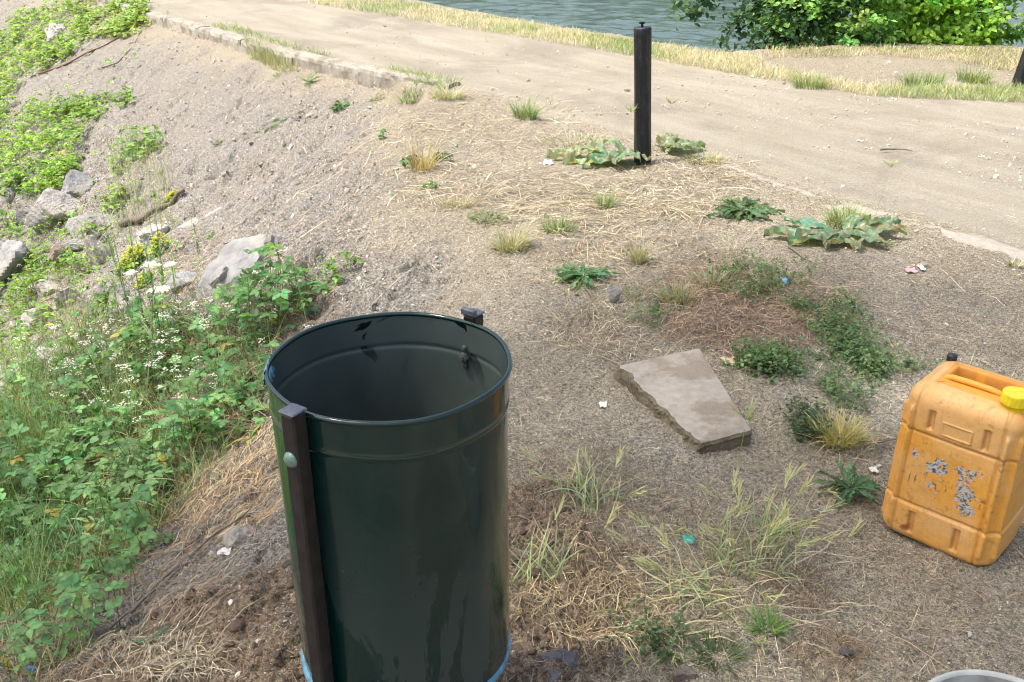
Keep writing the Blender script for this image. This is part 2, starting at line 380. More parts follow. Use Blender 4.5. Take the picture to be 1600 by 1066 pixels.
def m_ground():
    g = NT("earth")
    road, slope, soil, dry = (g.attr(k) for k in ("road", "slope", "soil", "dry"))
    n1 = g.noise(2.2, 4); n2 = g.noise(38, 5, .7); n3 = g.noise(180, 4, .75); n4 = g.noise(9, 4, .6)
    fl = g.noise(120, 3, .7, stretch=(1, .28, 1), rot=.7); fl2 = g.noise(140, 3, .7, stretch=(.25, 1, 1), rot=.3)
    speck = g.math('MAXIMUM', g.val(fl, .56, .66), g.val(fl2, .58, .68))
    fine = g.noise(300, 4, .8); mid = g.noise(95, 5, .8)
    crust = g.math('MULTIPLY', g.val(fine, .38, .62, .35, 1.35), g.val(mid, .36, .62, .45, 1.35))
    gb = g.ramp(n2, [(.25, (.22, .188, .135)), (.5, (.335, .293, .218)), (.75, (.43, .386, .297))])
    pt = g.noise(1.15, 5, .6, dist=.6); gb = g.mix(g.val(pt, .54, .60, 0, .75), gb, g.mix(n2, (.30, .275, .225), (.46, .425, .35))); pt2 = g.noise(1.9, 5, .65); gb = g.mix(g.val(pt2, .55, .64, 0, .6), gb, (.23, .18, .12))
    gb = g.mix(g.val(n1, .35, .7), gb, g.mix(.6, gb, (.33, .30, .235)))
    gb = g.mix(g.math('MULTIPLY', speck, .7), gb, (.52, .46, .34))
    gb = g.mix(1.0, gb, g.n("CombineColor").outputs[0], 'MIX') if False else gb
    # crumbling pale slope
    sb = g.ramp(n2, [(.22, (.19, .178, .155)), (.45, (.295, .278, .248)), (.8, (.39, .372, .335))])
    sb = g.mix(g.val(n4, .45, .75), sb, g.mix(.5, sb, (.32, .31, .28))); lim = g.noise(3.3, 5, .6); sb = g.mix(g.val(lim, .52, .60, 0, .55), sb, (.29, .285, .275))
    vs = g.n('TexVoronoi'); vs.inputs['Scale'].default_value = 2.1; wv_ = g.n('VectorMath', operation='ADD'); nv_ = g.n('TexNoise'); nv_.inputs['Scale'].default_value = 5; nv_.inputs['Detail'].default_value = 4; g.l(g.pos(), nv_.inputs['Vector']); sc_ = g.n('VectorMath', operation='SCALE'); sc_.inputs[3].default_value = .22; g.l(nv_.outputs['Color'], sc_.inputs[0]); g.l(g.pos(), wv_.inputs[0]); g.l(sc_.outputs[0], wv_.inputs[1]); g.l(wv_.outputs[0], vs.inputs['Vector']); spc = g.n('SeparateColor'); g.l(vs.outputs['Color'], spc.inputs[0]); face = g.math('MULTIPLY', g.val(spc.outputs[0], .76, .78), g.val(vs.outputs['Distance'], .22, .30, 1, 0)); sb = g.mix(g.math('MULTIPLY', face, .75), sb, (.25, .25, .255))
    vo = g.vor(48); sb = g.mix(g.val(vo.outputs["Distance"], .15, .4, .6, 0), sb, (.47, .445, .41)); vo2 = g.vor(95); crk = g.val(vo2.outputs['Distance'], .45, .75); sb = g.mix(g.math('MULTIPLY', crk, .75), sb, (.09, .08, .065)); s4 = g.noise(32, 5, .8, stretch=(.35, 1, 1), rot=.63); sb = g.mix(g.val(s4, .52, .60, 0, .6), sb, (.15, .13, .105))
    sb = g.mix(g.math('MULTIPLY', speck, .45), sb, (.47, .42, .36))
    sb = g.mix(g.math('MULTIPLY', g.val(n3, .58, .70), .7), sb, (.10, .085, .065))
    ck = g.noise(1.7, 6, .62, dist=.7); ca = g.math('ABSOLUTE', g.math('SUBTRACT', ck, .5)); ck2 = g.noise(.9, 3); cl_ = g.math('MULTIPLY', g.val(ca, .004, .012, 1, 0), g.val(ck2, .48, .58)); sb = g.mix(g.math('MULTIPLY', cl_, .75), sb, (.07, .055, .045))
    # dust road
    tr = g.noise(1.3, 6, .62, stretch=(.45, 2.6, 1), rot=2.2)
    rb = g.ramp(tr, [(.3, (.265, .24, .18)), (.5, (.32, .292, .228)), (.7, (.38, .352, .285))])
    rb = g.mix(g.math('MULTIPLY', g.val(n3, .5, .75), .35), rb, (.20, .17, .14))
    vp = g.vor(55); pk = g.math('MULTIPLY', g.val(vp.outputs["Distance"], .08, .2, 1, 0), g.val(g.noise(3, 3), .52, .66))
    rb = g.mix(g.math('MULTIPLY', pk, .8), rb, (.50, .47, .41)); rp = g.noise(.8, 5, .65, dist=.5); rb = g.mix(g.val(rp, .50, .62, 0, .5), rb, (.20, .175, .14)); rg = g.noise(130, 3, .8); rb = g.mix(g.val(rg, .56, .66, 0, .55), rb, (.13, .11, .09)); rb = g.mix(g.val(rg, .40, .32, 0, .5), rb, (.47, .43, .36))
    # dug soil
    db = g.ramp(n2, [(.25, (.15, .108, .068)), (.5, (.28, .213, .14)), (.8, (.37, .295, .205))])
    db = g.mix(g.math('MULTIPLY', speck, .25), db, (.30, .25, .18))
    c = g.mix(slope, gb, sb); c = g.mix(road, c, rb); c = g.mix(dry, c, g.mix(.5, c, (.30, .265, .195))); c = g.mix(soil, c, db)
    cr = g.n('CombineColor')
    for i_ in range(3): g.l(crust, cr.inputs[i_])
    c = g.mix(g.math('SUBTRACT', 1.0, g.math('MULTIPLY', road, .55)), c, g.mix(1.0, c, cr.outputs[0], 'MULTIPLY'))
    nb = g.bump(n2, .7, .014); nb = g.bump(mid, .8, .008, nb); nb = g.bump(fine, .6, .003, nb); nb = g.bump(speck, .4, .003, nb)
    return g.set(color=c, rough=.93, normal=nb, spec=.25)
def m_leaf(name, trans=.35, rough=.5, mul=1.0, bumpy=False):
    g = NT(name); c = g.attr("Col", "Color")
    c = g.mix(1.0, c, g.ramp(g.noise(60, 2), [(.3, (.8, .8, .8)), (.7, (1.2, 1.2, 1.15))]), 'MULTIPLY')
    if mul != 1: c = g.mix(1.0, c, (mul, mul, mul), 'MULTIPLY')
    g.set(color=c, rough=rough, spec=.35)
    if trans:
        tr = g.n("BsdfTranslucent"); g.l(g.mix(1.0, c, (1.25, 1.25, .6), 'MULTIPLY'), tr.inputs[0])
        mx = g.n("MixShader"); mx.inputs[0].default_value = trans
        g.l(g.b.outputs[0], mx.inputs[1]); g.l(tr.outputs[0], mx.inputs[2]); g.l(mx.outputs[0], g.out.inputs[0])
    return g.m
def m_vcol(name, rough=.8, nscale=60, amt=.25, bs=.4, bd=.004, spec=.3):
    g = NT(name); c = g.attr("Col", "Color"); n = g.noise(nscale, 5, .7)
    c = g.mix(1.0, c, g.ramp(n, [(.25, (1 - amt,) * 3), (.75, (1 + amt,) * 3)]), 'MULTIPLY')
    return g.set(color=c, rough=rough, normal=g.bump(n, bs, bd), spec=spec)
M_EARTH = m_ground()
M_LEAF = m_leaf("leaf", .42, .45)
M_GRASS = m_leaf("grass_blade", .3, .55)
M_STRAW = m_leaf("straw", .12, .7)
M_PEB = m_vcol("pebble", .85, 90, .3)
M_BARK = m_vcol("bark", .9, 30, .45, .8, .01)
def m_rock():
    g = NT("grey_rock"); c = g.attr("Col", "Color"); n = g.noise(9, 6, .65); n2 = g.noise(70, 4, .7); n3 = g.noise(3, 3)
    c = g.mix(1.0, c, g.ramp(n, [(.3, (.75, .73, .70)), (.7, (1.25, 1.22, 1.15))]), 'MULTIPLY')
    c = g.mix(g.math('MULTIPLY', g.val(n3, .5, .65), .45), c, (.33, .29, .24))
    c = g.mix(g.math('MULTIPLY', g.val(n2, .6, .72), .45), c, (.07, .065, .06))
    return g.set(color=c, rough=.88, normal=g.bump(n2, .7, .006, g.bump(n, .6, .02)), spec=.25)
M_ROCK = m_rock()
def m_concrete(name, base, dark, stain=.5):
    g = NT(name); n = g.noise(6, 5, .6); n2 = g.noise(120, 4, .75); n3 = g.noise(26, 5, .65)
    c = g.ramp(n3, [(.25, tuple(v * .72 for v in base)), (.75, tuple(v * 1.15 for v in base))])
    c = g.mix(g.math('MULTIPLY', g.val(n, .5, .62), stain), c, dark)
    v = g.vor(130); c = g.mix(g.val(v.outputs["Distance"], .05, .28, .45, 0), c, (.5, .48, .44))
    c = g.mix(g.math('MULTIPLY', g.val(n2, .62, .72), .55), c, (.09, .08, .065))
    return g.set(color=c, rough=.92, normal=g.bump(n2, .6, .004, g.bump(n3, .4, .008)), spec=.25)
M_KERB = m_concrete("kerb_concrete", (.30, .28, .235), (.15, .13, .095), .7)

# ------------------------------------------------------------------ the ground sheets
def build_ground():
    fine = np.arange(-R(60), R(60), .0031)
    coarse = np.arange(R(60), R(300), R(2.2))
    th = np.concatenate([fine, coarse]); nth = len(th)
    rad = [.5]
    while rad[-1] < 15: rad.append(rad[-1] * 1.0036)
    while rad[-1] < 600: rad.append(rad[-1] * 1.03)
    rad = np.array(rad); TH, RD = np.meshgrid(th, rad)
    X = (RD * np.sin(TH)).ravel(); Y = (RD * np.cos(TH)).ravel()
    zs = zones(X, Y); Z = H0(X, Y) + detail(X, Y, RD.ravel(), zs)
    s, n, f, b, road, slope, soil = zs
    X = np.append(X, 0); Y = np.append(Y, 0); Z = np.append(Z, 0.0)
    dry = (1 - sm(np.abs(s + .1), .2, 1.2)) * .5 + sm(fbm(X[:-1] * 1.3, Y[:-1] * 1.3, 3, 77), .5, .7) * .5
    dry = np.maximum(dry, sm(f, .0, .2) * .9) * (1 - road)
    V = np.stack([X, Y, Z], 1)
    at = {k: np.append(v, 0) for k, v in dict(road=road, slope=slope * (1 - road), soil=soil, dry=dry * (1 - sm(s, .2, .8) * .7)).items()}
    i = np.arange(len(rad) - 1)[:, None] * nth; j = np.arange(nth)[None, :]; k = (j + 1) % nth
    Q = np.stack([i + j, i + nth + j, i + nth + k, i + k], -1).reshape(-1, 4)
    c = Q[:, 0]
    isr = (road[c] > .5); iss = (slope[c] > .5) & ~isr; isp = (f[c] > .35) & (b[c] < 0) & (X[c] > 1.9) & ~isr & ~iss
    isb = (f[c] > .0) & (b[c] >= 0) & ~isr & ~iss
    T = np.array([(len(X) - 1, j, (j + 1) % nth) for j in range(nth)])
    def sub(name, mask, tris=None):
        q = Q[mask]; t = np.zeros((0, 3), int) if tris is None else tris
        used = np.unique(np.concatenate([q.ravel(), t.ravel()])); mp = np.full(len(X), -1); mp[used] = np.arange(len(used))
        o = mesh_np(name, V[used], mp[q], mp[t] if len(t) else None, None, M_EARTH, attrs={k_: v[used] for k_, v in at.items()})
        return tag(o, kind='structure')
    sub("ground", ~isr & ~iss & ~isp & ~isb, T); sub("road", isr); sub("embankment", iss); sub("path", isp); sub("river_bank", isb)
build_ground()

def build_water():
    g = NT("river_water")
    n3 = g.noise(22, 2, .5); nb = g.bump(n3, .5, .012)
    g.set(color=(.05, .082, .062), rough=.07, normal=nb, spec=.6, ior=1.33)
    th = np.arange(-R(75), R(75), .0045); rad = [8.0]
    while rad[-1] < 45: rad.append(rad[-1] * 1.0045)
    while rad[-1] < 500: rad.append(rad[-1] * 1.05)
    rad = np.array(rad); TH, RD = np.meshgrid(th, rad); X = (RD * np.sin(TH)).ravel(); Y = (RD * np.cos(TH)).ravel(); n = len(th)
    wv = lambda f_, sd, o=2: fbm(X * f_ * 1.25 + Y * f_ * .25, Y * f_ - X * f_ * .2, o, sd) - .5
    fade = 1 - sm(RD.ravel(), 30, 60)
    Z = WATER_Z + fade * (wv(1.1, 301) * .05 + wv(3.6, 302, 3) * .055 + wv(9, 303) * .012)
    b = -sdist(BANK, X, Y); i_ = np.arange(len(rad) - 1)[:, None] * n; j_ = np.arange(n - 1)[None, :]
    Q = np.stack([i_ + j_, i_ + n + j_, i_ + n + j_ + 1, i_ + j_ + 1], -1).reshape(-1, 4); Q = Q[b[Q[:, 0]] > -.1]
    used = np.unique(Q); mp = np.full(len(X), -1); mp[used] = np.arange(len(used))
    tag(mesh_np("water", np.stack([X, Y, Z], 1)[used], mp[Q], mat=g.m, smooth=True), kind='structure')
build_water()

# ------------------------------------------------------------------ kerb
def build_kerb():
    root = empty("concrete_kerb", (-.7, 8.1, 0), 0, "long weathered concrete kerb standing proud above the pale slope at the road edge", "kerb")
    pts = np.array([(-.50, 7.93), (-1.1, 8.48), (-1.97, 9.5), (-2.65, 10.3), (-4.68, 12.95), (-5.7, 14.4), (-9, 18.4), (-12, 22)], float)
    seg = np.r_[0, np.cumsum(np.hypot(*np.diff(pts, axis=0).T))]
    ln = 1.18; t0 = 0; k = 0; inv = np.linalg.inv(np.eye(3))
    while t0 < seg[-1] - .2:
        t1 = min(t0 + ln - .007, seg[-1]); ts = np.linspace(t0, t1, 26)
        x = np.interp(ts, seg, pts[:, 0]); y = np.interp(ts, seg, pts[:, 1])
        d = np.stack([np.gradient(x), np.gradient(y)], 1); d /= np.linalg.norm(d, axis=1)[:, None]; nn = np.stack([-d[:, 1], d[:, 0]], 1)
        sect = [(.045, -.32), (.045, -.12), (.04, -.04), (.030, -.006), (.012, .006), (-.05, .010), (-.10, .008), (-.115, -.004), (-.12, -.1), (-.12, -.32)]
        V = []; dz = .006 * math.sin(k * 2.1) + (.025 if k == 0 else 0); sink = .0
        for i in range(26):
            for a, (o, z) in enumerate(sect):
                r_ = (fbm(np.array([ts[i] * 14 + a]), np.array([a * 3.1 + k]), 3, 5)[0] - .5) * .034
                chip = -.02 * max(0, fbm(np.array([ts[i] * 5]), np.array([7.0]), 2, 9)[0] - .6) * 5 if a in (2, 3, 4) else 0
                V.append((x[i] + nn[i, 0] * (o + r_ + chip), y[i] + nn[i, 1] * (o + r_ + chip), z + dz - sink + r_ * .4 + chip * .6))
        m = len(sect)
        Q = [(i * m + a, (i + 1) * m + a, (i + 1) * m + a + 1, i * m + a + 1) for i in range(25) for a in range(m - 1)]
        T = [(0, a, a + 1) for a in range(1, m - 1)] + [(25 * m, 25 * m + a + 1, 25 * m + a) for a in range(1, m - 1)]
        a_ = Acc(); a_.add(V, Q, T); a_.build("kerb_block", M_KERB, root, smooth=False, origin=root.location)
        t0 += ln; k += 1
    # flush, buried continuation
    pts = np.array([(1.22, 5.47), (2.28, 4.0), (3.3, 2.55), (4.3, 1.1)]); root2_c = P1(1130, 262)
    seg = np.r_[0, np.cumsum(np.hypot(*np.diff(pts, axis=0).T))]; n = 260; ts = np.linspace(0, seg[-1], n)
    x = np.interp(ts, seg, pts[:, 0]); y = np.interp(ts, seg, pts[:, 1]); nn = np.array([-.8, -.6])
    offs = [(-.10, -.08), (-.085, .002), (-.05, .012), (0, .016), (.04, .014), (.075, -.004), (.09, -.09)]
    V = []
    for a, (o, z) in enumerate(offs):
        r_ = (fbm(ts * 9, np.full(n, a * 4.3), 4, 3) - .5) * .04
        bur = (fbm(ts * 2.3, np.full(n, a * .8), 3, 8) - .70) * .08
        V.append(np.stack([x + nn[0] * (o + r_), y + nn[1] * (o + r_), HZ(x, y) + z + bur], 1))
    V = np.stack(V, 1).reshape(-1, 3); m = len(offs)
    Q = [(i * m + a, i * m + a + 1, (i + 1) * m + a + 1, (i + 1) * m + a) for i in range(n - 1) for a in range(m - 1)]
    a_ = Acc(); a_.add(V - root2_c, Q); o = a_.build("flush_kerb", m_concrete("pale_kerb_concrete", (.31, .285, .24), (.24, .21, .165)), smooth=True)
    o.location = root2_c; tag(o, "pale worn concrete edging strip sunk flush with the dirt road on the right", "kerb")
build_kerb()

# ------------------------------------------------------------------ the litter bin
BC = np.array([-.19, 1.335]); BR = .187; BTOP = .826; BBOT = .255
def build_bin():
    root = empty("litter_bin", (BC[0], BC[1], 0), 0, "dark green round metal litter bin hung between two steel posts in the dug soil", "litter bin")
    g = NT("green_enamel")
    n = g.noise(7, 4, .6, dist=1.2); n2 = g.noise(3.2, 5, .62, stretch=(1, 1, .7), dist=1.4); n3 = g.noise(240, 2, .5); n4 = g.noise(22, 4, .7)
    sep = g.n("SeparateXYZ"); g.l(g.pos(), sep.inputs[0]); low = g.val(sep.outputs[2], .25, .75, 1, 0)
    patchm = g.math('MULTIPLY', g.val(n2, .47, .495), g.math('ADD', g.math('MULTIPLY', low, .8), .1))  # mask of greyer, rougher patches, stronger towards the bottom of the drum
    patchm = g.math('MAXIMUM', patchm, g.math('MULTIPLY', g.val(n4, .60, .70), .22))
    c = g.mix(g.math('MULTIPLY', patchm, .55), (.0015, .019, .0155), (.050, .068, .063))
    c = g.mix(g.math('MULTIPLY', g.val(n3, .77, .80), .6), c, (.3, .3, .27))
    rgh = g.math('ADD', g.math('MULTIPLY', patchm, .34), .12)
    green = g.set(color=c, rough=rgh, spec=.45, coat=.25, coatr=.04, normal=g.bump(n, .10, .01))
    g2 = NT("inner_enamel"); m1 = g2.noise(5, 4, .6, dist=1.0); m2 = g2.noise(14, 3, .6, dist=.6)
    sp = g2.n("SeparateXYZ"); g2.l(g2.pos(), sp.inputs[0])
    drip = g2.math('MULTIPLY', g2.val(m2, .63, .66), g2.val(sp.outputs[2], .70, .80))
    c2 = g2.mix(drip, g2.ramp(m1, [(.3, (.050, .068, .060)), (.7, (.078, .100, .088))]), (.003, .006, .006))
    inner = g2.set(color=c2, rough=g2.math('SUBTRACT', .42, g2.math('MULTIPLY', drip, .25)), spec=.5, coat=.15, coatr=.2)
    g3 = NT("blue_film"); film = g3.set(color=g3.ramp(g3.noise(30, 3), [(.35, (.03, .12, .17)), (.65, (.10, .28, .40))]), rough=.3, coat=.4)
    wob = lambda a, z: .0016 * np.sin(3 * a + z * 7) + .0012 * np.sin(7 * a - z * 11) - .006 * np.exp(-((a - 5.15) / .12) ** 2 - ((z - .66) / .05) ** 2)
    zb = [BBOT + i * (BTOP - BBOT) / 60 for i in range(61)]
    prof = []
    for z in np.concatenate([np.linspace(BBOT, BTOP - .075, 34), np.linspace(BTOP - .07, BTOP - .045, 12), np.linspace(BTOP - .04, BTOP, 8)]):
        k = .0022 * math.exp(-((z - (BTOP - .058)) / .004) ** 2) + .003 * math.exp(-((z - (BBOT + .05)) / .005) ** 2)
        prof.append((BR - .004 * (BTOP - z) / .57 * 1.2 + k, z))
    a = Acc(); lathe(a, prof, 160, wob=wob); a.build("drum", green, root)
    a = Acc(); lathe(a, [(r - .0025, z) for r, z in prof][::-1], 160, wob=wob); lathe(a, [(BR - .008, BBOT + .012), (.12, BBOT + .011), (.0, BBOT + .010)], 96)
    a.build("inner_wall", inner, root)
    a = Acc(); th = np.linspace(0, 2 * math.pi, 14)
    lathe(a, [(BR + .0005 + .0042 * math.cos(t), BTOP + .0042 * math.sin(t)) for t in th], 160, wob=wob); a.build("rim", green, root)
    # torn blue film clinging to the rim
    a = Acc(); aa = np.linspace(R(168), R(200), 30)
    V = []
    for t in aa:
        wd = .018 * math.sin((t - aa[0]) / (aa[-1] - aa[0]) * math.pi) + .001
        for q in range(7):
            ph = -1.6 + 2.6 * q / 6; rr = .0054 + (.002 * math.sin(t * 60) if q in (0, 6) else 0)
            V.append(((BR + rr * math.cos(ph * wd / .011)) * math.cos(t), (BR + rr * math.cos(ph * wd / .011)) * math.sin(t), BTOP + rr * math.sin(ph * wd / .011) - (wd if q == 0 else 0)))
    a.add(V, [(i * 7 + j, i * 7 + 7 + j, i * 7 + 8 + j, i * 7 + j + 1) for i in range(29) for j in range(6)])
    f = a.build("torn_film", film, root); f["label"] = "scrap of blue protective film on the left of the rim"
    a = Acc(); lathe(a, [(BR - .006 + .0075 * math.cos(t), BBOT + .006 + .0085 * math.sin(t)) for t in th], 160)
    f = a.build("bottom_ring", film, root); f["label"] = "pale blue film around the bottom edge"
    g4 = NT("bare_steel"); s1 = g4.noise(40, 4); steel = g4.set(color=g4.ramp(s1, [(.3, (.018, .014, .013)), (.7, (.04, .033, .03))]), rough=.42, metal=.35, normal=g4.bump(s1, .15, .003))
    g5 = NT("post_cap_plastic"); capm = g5.set(color=g5.ramp(g5.noise(60, 3), [(.3, (.06, .065, .085)), (.7, (.11, .12, .15))]), rough=.38)
    g6 = NT("galvanised_bolt"); zinc = g6.set(color=g6.ramp(g6.noise(150, 3), [(.3, (.10, .11, .10)), (.7, (.24, .25, .22))]), rough=.45, metal=.7)
    g7 = NT("painted_bolt"); gbolt = g7.set(color=g7.ramp(g7.noise(150, 3), [(.3, (.10, .17, .135)), (.7, (.20, .28, .23))]), rough=.4, metal=.3)
    for s_, az, top in ((0, R(236), BTOP + .010), (1, R(53), BTOP + .010)):
        M = np.array([[math.cos(az), -math.sin(az), 0], [math.sin(az), math.cos(az), 0], [0, 0, 1]])
        pr = BR + .019; c = (math.cos(az) * pr, math.sin(az) * pr)
        a = Acc(); hgt = top + .35; rbox(a, .0265, .0265, hgt, (c[0], c[1], top - hgt / 2), .003, M=M); p = a.build("post", steel, root, smooth=False)
        a = Acc(); rbox(a, .0295, .0295, .004, (c[0], c[1], top + .002), .0015, M=M)
        if s_: rbox(a, .010, .03, .012, (c[0] - .012 * math.cos(az), c[1] - .012 * math.sin(az), top + .008), .002, M=M)
        a.build("post_cap", capm, p, smooth=False)
        # bolts: dome outside, nut inside
        zb_ = BTOP - .062
        for zz in (zb_, BBOT + .06):
            a = Acc(); lathe(a, [(0, .008), (.005, .0076), (.0095, .0052), (.0125, .001), (.0125, 0), (0, 0)], 20)
            B_ = Acc(); V = np.concatenate(a.V); X = np.array([math.cos(az), math.sin(az), 0]); Y = np.array([-math.sin(az), math.cos(az), 0]); Zz = np.array([0, 0, 1.])
            pp = np.array([math.cos(az) * (pr + .0133), math.sin(az) * (pr + .0133), zz])
            B_.add(pp + V[:, 2:3] * X + V[:, 0:1] * Y + V[:, 1:2] * Zz, np.concatenate(a.Q)); B_.build("bolt", gbolt, p)
        for zz, sc in ((zb_ + .017, .7), (zb_, 1.25), (zb_ - .016, .7)):
            a = Acc(); lathe(a, [(0, .006 * sc), (.0035 * sc, .006 * sc), (.0035 * sc, .0045 * sc), (.007 * sc, .0042 * sc), (.0075 * sc, 0), (0, 0)], 6 if sc > 1 else 14)
            B_ = Acc(); V = np.concatenate(a.V); pp = np.array([math.cos(az) * (BR - .006), math.sin(az) * (BR - .006), zz])
            B_.add(pp - V[:, 2:3] * X * 1.4 + V[:, 0:1] * Y + V[:, 1:2] * Zz, np.concatenate(a.Q)); B_.build("nut", zinc, root, smooth=False)
build_bin()

# ------------------------------------------------------------------ jerrycan
def build_can():
    W2, D2, Hh = .142, .120, .425
    cx, cy = 1.128, 2.032
    root = empty("jerrycan", (cx, cy, float(HT(cx, cy)) + .002), R(-44), "scuffed orange plastic jerrycan with a yellow screw cap, label scraped off, standing on bare ground", "jerrycan")
    root.rotation_euler = (0, 0, R(-44))
    nu, nv = 420, 250
    # perimeter: rounded rectangle by arc length, start mid-back
    rc = .054
    def per(u):
        """returns x,y,normal for perimeter parameter 0..1"""
        a, b = W2 - rc, D2 - rc; L = [2 * a, rc * math.pi / 2, 2 * b, rc * math.pi / 2] * 2; tot = sum(L); s = u * tot; k = 0
        while k < 7 and s > L[k]: s -= L[k]; k += 1
        if k == 0: return (-a + s, -D2, 0, -1)                  # front face, left to right
        if k == 1: t = s / rc; return (a + rc * math.sin(t), -b - rc * math.cos(t), math.sin(t), -math.cos(t))
        if k == 2: return (W2, -b + s, 1, 0)
        if k == 3: t = s / rc; return (a + rc * math.cos(t), b + rc * math.sin(t), math.cos(t), math.sin(t))
        if k == 4: return (a - s, D2, 0, 1)
        if k == 5: t = s / rc; return (-a - rc * math.sin(t), b + rc * math.cos(t), -math.sin(t), math.cos(t))
        if k == 6: return (-W2, b - s, -1, 0)
        t = s / rc; return (-a - rc * math.cos(t), -b - rc * math.sin(t), -math.cos(t), -math.sin(t))
    P = np.array([per(i / nu) for i in range(nu)])
    v = np.linspace(0, 1, nv); z = v * Hh
    X = P[:, 0][None] * np.ones((nv, 1)); Y = P[:, 1][None] * np.ones((nv, 1)); NX = P[:, 2][None] * np.ones((nv, 1)); NY = P[:, 3][None] * np.ones((nv, 1)); Z = z[:, None] * np.ones((1, nu))
    rb, rt = .022, .044
    ins = np.where(Z < rb, rb - np.sqrt(np.maximum(rb * rb - (rb - Z) ** 2, 0)), 0) + np.where(Z > Hh - rt, rt - np.sqrt(np.maximum(rt * rt - (Z - Hh + rt) ** 2, 0)), 0)
    ins = ins + .007 * (Z / Hh) ** 1.5
    fr = sm(-NY, .6, .95); bk = sm(NY, .6, .95); sd_ = sm(np.abs(NX), .6, .95)
    d = np.zeros_like(X)
    G = lambda q, w_: np.exp(-(q / w_) ** 2)
    # belt grooves top and bottom, all round
    zt = .305; zl = .105
    d -= .0045 * G(Z - zt, .0045) + .0045 * G(Z - zl, .0045)
    panel = sm(Z, zl - .003, zl + .003) * (1 - sm(Z, zt - .003, zt + .003))
    d -= .0025 * panel * (fr + bk + sd_)
    # corner ribs running the full height on every face
    for f_, q in ((fr + bk, X), (sd_, Y)):
        e = (W2 if q is X else D2) - .030
        d += .0085 * f_ * (G(q - e, .006) + G(q + e, .006)) * sm(Z, .02, .04) * (1 - sm(Z, Hh - .07, Hh - .05))
        d -= .003 * f_ * (G(q - e + .010, .0035) + G(q + e - .010, .0035))
    # upright dents in the upper and lower bands
    def dent(x0, z0, z1, dep=.011, w_=.0065): return dep * G(X - x0, w_) * sm(Z, z0, z0 + .008) * (1 - sm(Z, z1 - .008, z1))
    d -= (fr + bk) * (dent(-.062, .318, .375) + dent(.066, .312, .372) + dent(-.058, .022, .09) + dent(.052, .022, .09))
    rect = np.maximum(np.abs(X - 0.0) - .034, np.abs(Z - .337) - .0165)
    d += fr * .0028 * G(rect, .0020)
    d += (fbm(X * 14 + Y * 9, Z * 14, 3, 4) - .5) * .006
    X = X + NX * (d - ins); Y = Y + NY * (d - ins)
    V = np.stack([X, Y, Z], -1)
    # colour wear, plus shade painted into the grooves
    n1 = fbm(X * 60, Z * 60, 4, 12); n2 = fbm(X * 16 + Y * 16, Z * 10, 4, 13); n3 = fbm(X * 200, Z * 200, 2, 14)
    base = np.array([.70, .33, .05]); C = np.ones(X.shape + (3,)) * base
    fade = sm(n2, .35, .7)[..., None] * .42 + (sm(Z, .29, .33) * .22 + (1 - sm(Z, .08, .12)) * .22)[..., None]
    C = C * (1 - fade) + np.array([.66, .42, .19]) * fade
    dirt = (sm(n1, .70, .78) * .3 + (1 - sm(Z, .0, .035)) * .55 * sm(n2, .3, .6))[..., None]
    C = C * (1 - dirt) + np.array([.13, .07, .035]) * dirt
    groove_shade_dirt = np.clip(G(Z - zt, .003) * .5 + G(Z - zl, .003) * .45 + (fr + bk) * (G(np.abs(X) - .102, .003) + G(np.abs(X) - .122, .003)) * .5 + (fr + bk) * sum(G(np.abs(X - a_) - .006, .0025) * sm(Z, b_, b_ + .008) * (1 - sm(Z, c_ - .008, c_)) for a_, b_, c_ in ((-.062, .318, .375), (.066, .312, .372), (-.058, .022, .09), (.052, .022, .09))) * .8 + fr * G(rect - .003, .0014) * .5, 0, 1)[..., None]
    C = C * (1 - groove_shade_dirt * .6) + np.array([.26, .09, .02]) * groove_shade_dirt * .6  # grooves coloured darker as recess shade, together with some dirt
    # remains of the scraped label
    def blob(x0, z0, rx, rz, th_, sd2):
        q = ((X - x0) / rx) ** 2 + ((Z - z0) / rz) ** 2
        nn = fbm(X * 130 + sd2, Z * 130, 4, 20 + sd2); return sm(nn - q * .24, th_ + .05, th_ + .07) * fr * (q < 2.2)
    lab = 0
    for i, b_ in enumerate([(-.026, .228, .029, .029, .30), (-.078, .243, .015, .020, .36), (.048, .244, .036, .017, .38), (.038, .218, .020, .019, .30), (.050, .192, .031, .014, .28), (.046, .165, .022, .024, .31), (.060, .146, .018, .016, .32), (-.028, .174, .016, .013, .28), (-.014, .158, .016, .011, .40)]):
        lab = np.maximum(lab, blob(*b_, i))
    wh = sm(fbm(X * 260 + 3, Z * 260, 3, 40), .42, .52)[..., None]; blu = sm(fbm(X * 90 + 8, Z * 90, 2, 41), .5, .6)[..., None]
    lc = np.array([.46, .47, .47]) * wh + (np.array([.09, .08, .07]) * (1 - blu) + np.array([.08, .14, .18]) * blu) * (1 - wh)
    C = C * (1 - lab[..., None]) + lc * lab[..., None]
    fine_s = (sm(fbm(X * 420 + Z * 90, Z * 26 - X * 9, 3, 58), .70, .74) + sm(fbm(X * 40 - Z * 30, Z * 380 + X * 200, 3, 59), .72, .76)) * (fr + sd_ + bk) * .28
    C = C * (1 - fine_s[..., None]) + np.array([.30, .17, .07]) * fine_s[..., None]
    scr = fr * (sm(fbm(X * 300, Z * 35, 3, 50), .66, .7) * G(Z - .178, .012) * (np.abs(X) < .09) * .9)
    scr = np.maximum(scr, fr * sm(fbm(X * 90, Z * 90, 3, 52), .5, .56) * (G(X - .112, .006) * (G(Z - .175, .012) + G(Z - .285, .018)) + G(X - .092, .006) * G(Z - .18, .01)))
    C = C * (1 - scr[..., None]) + np.array([.05, .035, .03]) * scr[..., None]
    red = fr * G(X + .075, .02) * G(Z - .035, .014) * sm(n1, .4, .55) * .8
